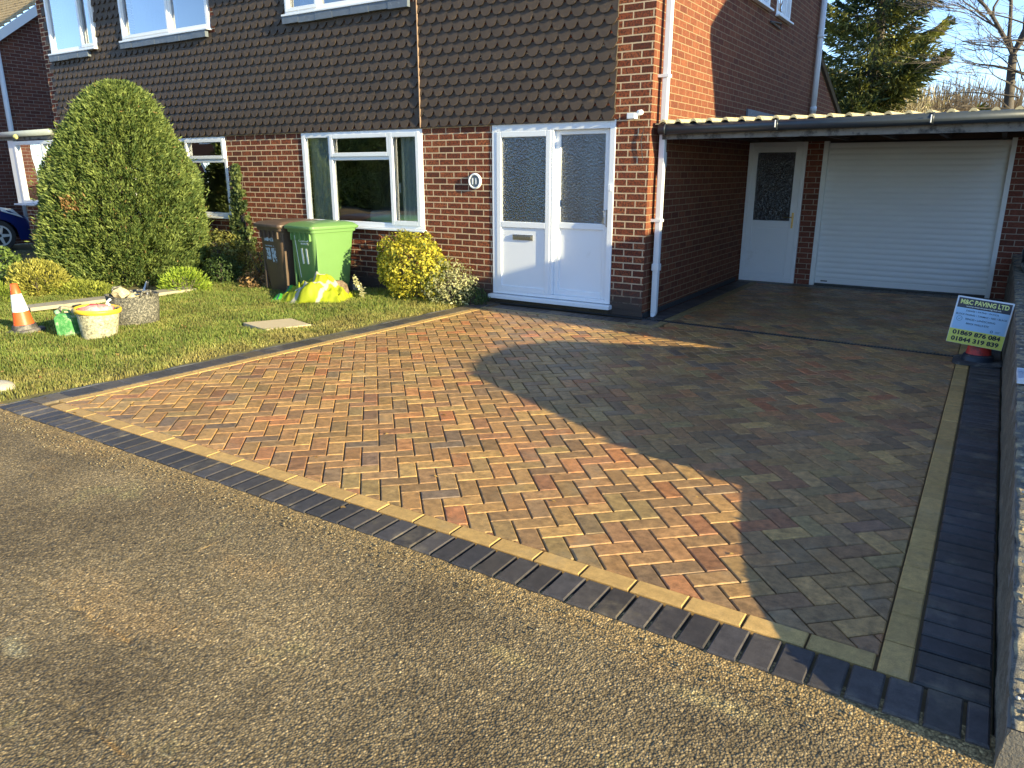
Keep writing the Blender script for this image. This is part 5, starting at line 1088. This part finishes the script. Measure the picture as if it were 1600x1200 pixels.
def car(label, loc, rz, paint, group=None, prof=None):
    t = thing('parked_car', label, 'car', loc, rz, group)      # local: nose to +y, length 4.1, width 1.7
    low = [(-2.0, .30), (-2.05, .50), (-1.98, .78), (-1.85, .90), (-1.2, .96), (-.3, .98), (.5, .96), (.85, .94), (1.5, .82), (1.85, .68), (2.0, .50), (1.98, .28)]
    hw = .84; b = MB(); nx = 7; n = len(low)
    def bottom(y):
        for wy in (-1.28, 1.25):
            if abs(y - wy) < .36: return .30 + math.sqrt(.36 ** 2 - (y - wy) ** 2) * .95
        return .2
    ys = np.linspace(-2.04, 1.99, 90); lowt = sorted([(p[0], p[1]) for p in low[2:11]]); topz = np.interp(ys, [p[0] for p in lowt], [p[1] for p in lowt])
    prev = None; K = 9
    for y, tz in zip(ys, topz):
        endf = 1 - .10 * max(0, (abs(y) - 1.5) / .55) ** 2; bz = bottom(y); W_ = hw * endf; row = []
        for (fx, fz) in ((-1, 0), (-1.0, .45), (-.985, .8), (-.93, .97), (-.5, 1.0), (0, 1.01), (.5, 1.0), (.93, .97), (.985, .8), (1, .45), (1, 0)): row.append((fx * W_, y, bz + (tz - bz) * fz))
        k = len(b.v); b.v += row
        if prev is not None:
            for j in range(10): b.f.append((prev + j, prev + j + 1, k + j + 1, k + j)); b.m.append(0)
        prev = k
    b.f.append(tuple(range(11))); b.f.append(tuple(range(prev, prev + 11))); b.m += [0, 0]
    obj('body', b, paint, t, local=True, auto=40)
    g = MB(); pts = [(-1.95, .9, .72), (-1.35, 1.42, .60), (-.9, 1.50, .58), (-.3, 1.50, .58), (.15, 1.42, .60), (1.0, .93, .74)]
    for (y, z, w_) in pts: g.v += [(-.78, y, .93), (-w_, y, z), (w_, y, z), (.78, y, .93)]
    for i in range(len(pts) - 1):
        for j in range(3): k = 4 * i; g.f.append((k + j, k + j + 1, k + 5 + j, k + 4 + j)); g.m.append(0)
    obj('glasshouse', g, M['car_glass'], t, local=True, auto=30)
    g = MB(); rp = [(-1.38, 1.425, .61), (-.9, 1.51, .59), (-.3, 1.51, .59), (.12, 1.43, .61)]
    for (y, z, w_) in rp: g.v += [(-w_, y, z), (w_, y, z)]
    for i in range(3): g.f.append((2 * i, 2 * i + 1, 2 * i + 3, 2 * i + 2)); g.m.append(0)
    obj('roof', g, paint, t, local=True, smooth=True)
    for wy in (-1.28, 1.25):
        for s in (-1, 1):
            x = s * .75; b = MB(); b.lathe([(.2, -.09), (.29, -.09), (.31, -.07), (.31, .07), (.29, .09), (.2, .09)], 30); b.v = [(x + p[2], wy + p[0], .31 + p[1]) for p in b.v]; wl = obj('wheel', b, M['tyre'], t, local=True, auto=40)
            b = MB(); xo = x + s * .075
            for k in range(5):
                a = 2 * math.pi * k / 5; c_, s_ = math.cos(a), math.sin(a); px_, pz_ = -s_, c_
                b.add([(xo, wy + c_ * .03 + px_ * .035, .31 + s_ * .03 + pz_ * .035), (xo, wy + c_ * .03 - px_ * .035, .31 + s_ * .03 - pz_ * .035), (xo + s * .01, wy + c_ * .2 - px_ * .022, .31 + s_ * .2 - pz_ * .022), (xo + s * .01, wy + c_ * .2 + px_ * .022, .31 + s_ * .2 + pz_ * .022)], [(0, 1, 2, 3)])
            q = MB(); q.lathe([(.185, -.0), (.212, .0), (.212, .02), (.185, .02)], 30); b.add([(xo + s * p[2], wy + p[0], .31 + p[1]) for p in q.v], q.f); obj('rim', b, M['alloy'], wl, local=True)
            b = MB(); q = MB(); q.lathe([(0, 0), (.2, 0)], 24); b.add([(xo - s * .03, wy + p[0], .31 + p[1]) for p in q.v], q.f); obj('brake_disc', b, M['dpc'], wl, local=True)
    for s in (-1, 1):
        b = MB(); b.add([(s * .60, 1.80, .60), (s * .80, 1.72, .62), (s * .835, 1.30, .78), (s * .80, 1.30, .86), (s * .62, 1.62, .80)], [(0, 1, 2, 3, 4)]); b.v = [(p[0] + s * .035, p[1] + .03, p[2] + .03) for p in b.v]; obj('headlight', b, M['lens'], t, local=True)
        b = MB(); b.box(s * .78 - .02, s * .78 + .03, -1.98, -1.85, .62, .86); obj('tail_light', b, simple('red_lens', (.35, .02, .02), .2), t, local=True)
    b = MB(); b.box(-.6, .6, 1.86, 2.03, .26, .46); obj('bumper', b, M['black_plastic'], t, local=True, bevel=.03)
    return t
M['alloy'] = simple('alloy_rim', (.50, .50, .48), .35, .05)
M['car_glass'] = simple('car_glass', (.02, .025, .03), .08, .1); M['lens'] = simple('headlight_lens', (.70, .72, .70), .15, .05)
blue = simple('blue_car_paint', (.008, .02, .11), .22, .05, 4); blue.node_tree.nodes['Principled BSDF'].inputs['Coat Weight'].default_value = .8
car('dark blue hatchback partly visible at the left edge beside the neighbouring house', (-18.2, 6.15, 0), 0, blue)
silver = simple('silver_car_paint', (.4, .41, .42), .3, .05, 4)
car('silver hatchback parked on the neighbouring drive beyond the low wall', (2.25, 5.42, 0), 0, silver)

# ------------------------------------------------------------------ right neighbour (outside the frame, shades the drive)
def right_side():
    h = thing('brick_house', 'neighbouring brick house beyond the low wall on the right with projecting porch', 'house', (7, 12, 0)); X0 = 3.5
    b = MB(); b.prism([(9.0, -.05), (17, -.05), (17, 5.1), (13, 8.0), (9.0, 5.1)], 'x', X0, 12); obj('wall', b, M['brick_dark'], h)
    b = MB(); b.prism([(8.6, 4.95), (13, 8.0), (17.4, 4.95), (17.4, 5.1), (13, 8.2), (8.6, 5.1)], 'x', X0 - .25, 12.3); obj('roof', b, M['rooftile'], h)
    b = MB(); b.prism([(6.07, -.05), (9.0, -.05), (9.0, 3.1), (6.07, 2.70)], 'x', X0, 9); obj('porch', b, M['brick_side'], h)
    t = thing('hedge', 'tall dark evergreen hedge across the road facing the house', 'hedge', (-30, -11, 0))
    n = 120000; x = -36 + rng.random(n) * 28; z = rng.random(n) * 5; y = -10.5 - rng.random(n) ** 2 * .8 + (vnoise(x, z, .8, 91) - .5) * .8; k = z < 4.0 + .8 * vnoise(x, x * 0, 1.2, 92); P = np.stack([x, y, z], -1)[k]; n = len(P)
    C = cmix((.08, .12, .025), (.38, .40, .09), np.clip(rng.random(n) + (vnoise(P[:, 0], P[:, 2], .4, 93) - .5), 0, 1)); V, F, CC = leaves(P, np.tile([0, 1., .3], (n, 1)), np.full(n, .13), .6, C, spread=.8); npmesh('foliage', V, F, M['leaf'], t, colors=CC)
    h2 = thing('brick_house', 'brick house on the far side of the road behind the photographer', 'house', (-46, -17, 0)); q = MB(); q.box(-58, -37, -22, -14, -.05, 5); obj('wall', q, M['brick_side'], h2); q = MB(); q.prism([(-22.4, 4.9), (-18, 8), (-13.6, 4.9), (-13.6, 5.1), (-18, 8.3), (-22.4, 5.1)], 'x', -58.4, -36.6); obj('roof', q, M['rooftile'], h2)
    for xx in (-40.5, -44.5, -49):
        for zz in (.9, 3.2): q = MB(); frameY(q, xx - .9, xx + .9, zz, zz + 1.3, .1, -14.0, -13.93); wn = obj('window', q, M['pvc'], h2); pane('pane', xx - .8, xx + .8, zz + .1, zz + 1.2, -13.97, M['glass'], wn)
    b = MB(); b.box(-36, -8, -12.4, -11.2, 0, 4.0); obj('dark_core', b, M['darkwood'], t)  # solid dark box behind the leaves, stands in for the hedge's shaded inside
right_side()

# ------------------------------------------------------------------ trees beyond the garage
def fir(cx, cy, H_, spread, seed, label):
    rd = random.Random(seed); t = thing('fir_tree', label, 'tree', (cx, cy, 0)); b = MB(); b.tube([(cx, cy, 0), (cx + .1, cy, H_ * .5), (cx, cy, H_)], [.28, .18, .04], 9); tr = obj('trunk', b, M['bark'], t, smooth=True)
    P = []; D = []; lb = MB(); z = 1.2
    while z < H_ - .3:
        ln = spread * (1 - (z / H_) ** 1.3) * rd.uniform(.55, 1.15) + .4; a = rd.random() * 6.28; el = rd.uniform(-.1, .25)
        dx, dy = math.cos(a), math.sin(a); pts = []
        for i in range(7):
            s = i / 6; pts.append((cx + dx * ln * s, cy + dy * ln * s, z + ln * (el * s - .28 * s * (1 - s) * 1.4 + .16 * s * s)))
        lb.tube(pts, [.05 * (1 - i / 7.5) for i in range(7)], 5)
        m = int(230 * ln)
        for i in range(m):
            s = rd.random() ** .7; q = s * 6; i0 = min(int(q), 5); f = q - i0; base = Vector(pts[i0]).lerp(Vector(pts[i0 + 1]), f)
            side = rd.gauss(0, .26 * (1.15 - s) + .10); P.append((base.x - dy * side, base.y + dx * side, base.z - abs(side) * .3 - rd.random() ** 1.5 * .55 * (1.25 - s) + .04)); D.append((dx * .7 - dy * side * 2, dy * .7 + dx * side * 2, rd.uniform(-.7, .2) + (.5 if s > .85 else 0)))
        z += rd.uniform(.05, .12)
    obj('limbs', lb, M['bark'], tr)
    P = np.array(P); D = np.array(D) + rng.normal(0, .25, (len(P), 3)); n = len(P)
    C = cmix((.03, .052, .022), (.27, .26, .075), np.clip(rng.random(n) * .7 + (vnoise(P[:, 0] + P[:, 1], P[:, 2], .4, seed) - .45), 0, 1)); V, F, CC = sprays(P, D, .24, .055, C); npmesh('crown', V, F, M['needle'], t, colors=CC)
fir(-4.0, 27.0, 9.5, 3.4, 5, 'spreading dark green fir tree beyond the carport roof')
def bare(cx, cy, H_, seed, label, th=.16, trunk=4.5, leaders=4, maxd=6):
    rd = random.Random(seed); t = thing('bare_tree', label, 'tree', (cx, cy, 0)); b = MB(); tw = MB()
    def br(p, d, ln, r_, depth, k=5):
        pts = [p]; q = p.copy(); dd = d.copy()
        for i in range(k): wo = .03 if depth == 0 else .16; dd = (dd + Vector((rd.gauss(0, wo), rd.gauss(0, wo), rd.gauss(.04 if depth < 3 else -.02, .08)))).normalized(); q = q + dd * ln / k; pts.append(q.copy())
        r1 = r_ * .6; (b if depth < 3 else tw).tube(pts, [r_ + (r1 - r_) * i / k for i in range(k + 1)], 7 if depth < 2 else (4 if depth < 4 else 3), cap=False)
        if depth >= maxd: return
        n = leaders if depth == 0 else rd.choice((3, 4, 4, 5))
        for i in range(n):
            ax = Vector((rd.gauss(0, 1), rd.gauss(0, 1), 0)).normalized(); nd = (dd + ax * rd.uniform(.35, .75 if depth else .6)); nd.z += .10
            st = rd.choice(pts[2:]) if (i and depth) else pts[-1]; br(st, nd.normalized(), (ln * rd.uniform(.5, .75) if depth else H_ * rd.uniform(.18, .3)), max(r1 * rd.uniform(.5, .85), .0055), depth + 1)
    br(Vector((cx, cy, 0)), Vector((0, 0, 1)), trunk, th, 0)
    for i in range(int(trunk * 6)):
        a = rd.random() * 6.28; z = trunk * rd.uniform(.6, 1.15); br(Vector((cx, cy, z)), Vector((math.cos(a), math.sin(a) * .5, rd.uniform(-.05, .6))).normalized(), H_ * rd.uniform(.1, .2), .022, 3, 5)
    obj('trunk', b, M['bark_pale'], t, smooth=True); obj('twigs', tw, M['twig'], t)
M['bark_pale'] = simple('pale_bark', (.085, .07, .06), .85, .3, 12)
bare(.0, 25.0, 8, 12, 'tall bare winter tree against the sky at the right edge', .17, 4.6, 4, 6)
bare(-2.3, 27.5, 3.2, 4, 'small pale bare tree in front of the thicket left of the tall bare tree', .06, 2.4, 5, 4)
bare(-4.2, 25.5, 2.6, 9, 'low leafless bush-like tree under the fir', .05, 2.0, 6, 4)
blob('evergreen_bush', 'yellow-green evergreen bush under the fir beyond the carport roof', 'bush', (-5.6, 26, 2.5), (1.6, 1.2, 1.9), 9000, .16, .3, (.07, .09, .02), (.34, .32, .08), .4, kind='spray', mat='needle')
blob('evergreen_bush', 'dark ivy-green bush to the right of the yellow-green bush', 'bush', (-4.3, 27, 2.3), (1.2, 1.0, 1.5), 5000, .14, .4, (.03, .05, .02), (.18, .2, .06), .4, kind='spray', mat='needle', holes=.4)
def thicket():
    n = 9000; x = -6 + rng.random(n) * 14; y = 29 + rng.random(n) * 4; h = 3.2 + rng.random(n) * 1.3 + (vnoise(x, y, 1.5, 95) - .5) * 1.2; lean = rng.normal(0, .22, (n, 2)); w_ = .008 + .010 * rng.random(n)
    V = np.zeros((n, 4, 3)); V[:, 0] = np.stack([x - w_, y, x * 0], -1); V[:, 1] = np.stack([x + w_, y, x * 0], -1); V[:, 2] = np.stack([x + w_ * .4 + lean[:, 0] * h * .6, y + lean[:, 1] * h * .5, h], -1); V[:, 3] = np.stack([x - w_ * .4 + lean[:, 0] * h * .6, y + lean[:, 1] * h * .5, h], -1)
    C = cmix((.14, .09, .06), (.46, .34, .22), rng.random(n)); o = npmesh('thicket', V.reshape(-1, 3), (np.arange(n) * 4)[:, None] + np.array([[0, 1, 2, 3]]), leafmat('dry_stem', .1, .8), colors=np.repeat(C, 4, 0)); tag(o, 'brown thicket of bare winter stems beyond the garage', 'thicket', kind='stuff')
    n = 5000; x = -3.6 + rng.normal(0, .7, n); y = 26.5 + rng.random(n) * 1.5; z = 1.5 + rng.random(n) * 2.6; P = np.stack([x, y, z], -1); D = np.stack([rng.normal(.1, .5, n), rng.normal(0, .4, n), np.full(n, 1.)], -1)
    V, F, CC = sprays(P, D, .42, .018, cmix((.34, .27, .16), (.75, .65, .45), rng.random(n))); o = npmesh('dry_shrub', V, F, leafmat('straw_stem', .15, .8), colors=CC); tag(o, 'pale straw-coloured dry shrub between fir and thicket', 'shrub')
thicket()
def litter():
    n = 420; x = -11.5 + rng.random(n) * 11.2; y = 2.3 + rng.random(n) ** 1.3 * 5.3; on = x < -5.9; keep = on | (rng.random(n) < .12); x = x[keep]; y = y[keep]; on = on[keep]; n = len(x)
    P = np.stack([x, y, np.where(on, .03, .004)], -1); V, F, CC = leaves(P, np.tile([0, 0, 1.], (n, 1)), np.full(n, .032), .6, cmix((.20, .11, .04), (.50, .33, .12), rng.random(n)), fold=.3, spread=.35)
    o = npmesh('fallen_leaves', V, F, M['leaf'], colors=CC); tag(o, 'scattered dry fallen leaves on the lawn and drive', 'leaves', kind='stuff')
    ico = bmesh.new(); bmesh.ops.create_icosphere(ico, subdivisions=1, radius=1); iv = np.array([v.co[:] for v in ico.verts]); jf = np.array([[v.index for v in f.verts] for f in ico.faces]); ico.free(); V = []; F = []; C = []
    for i in range(900):
        xx = random.uniform(-5.7, .15); yy = 2.19 - abs(random.gauss(0, .09)); sz = random.uniform(.0015, .005); V.append(iv * np.array([sz * 1.2, sz, sz * .8]) + np.array([xx, yy, -.008])); F.append(jf + 12 * i); c = random.choice([(.28, .21, .11), (.2, .15, .08), (.32, .27, .18), (.14, .11, .06)]); C.append(np.tile(c, (12, 1)))
    o = npmesh('loose_grit', np.concatenate(V), np.concatenate(F), leafmat('grit', 0, .85), colors=np.concatenate(C)); tag(o, 'loose sandy grit along the front edge of the new paving', 'grit', kind='stuff')
litter()
print('objects', len(bpy.data.objects), 'faces', sum(len(m.polygons) for m in bpy.data.meshes))
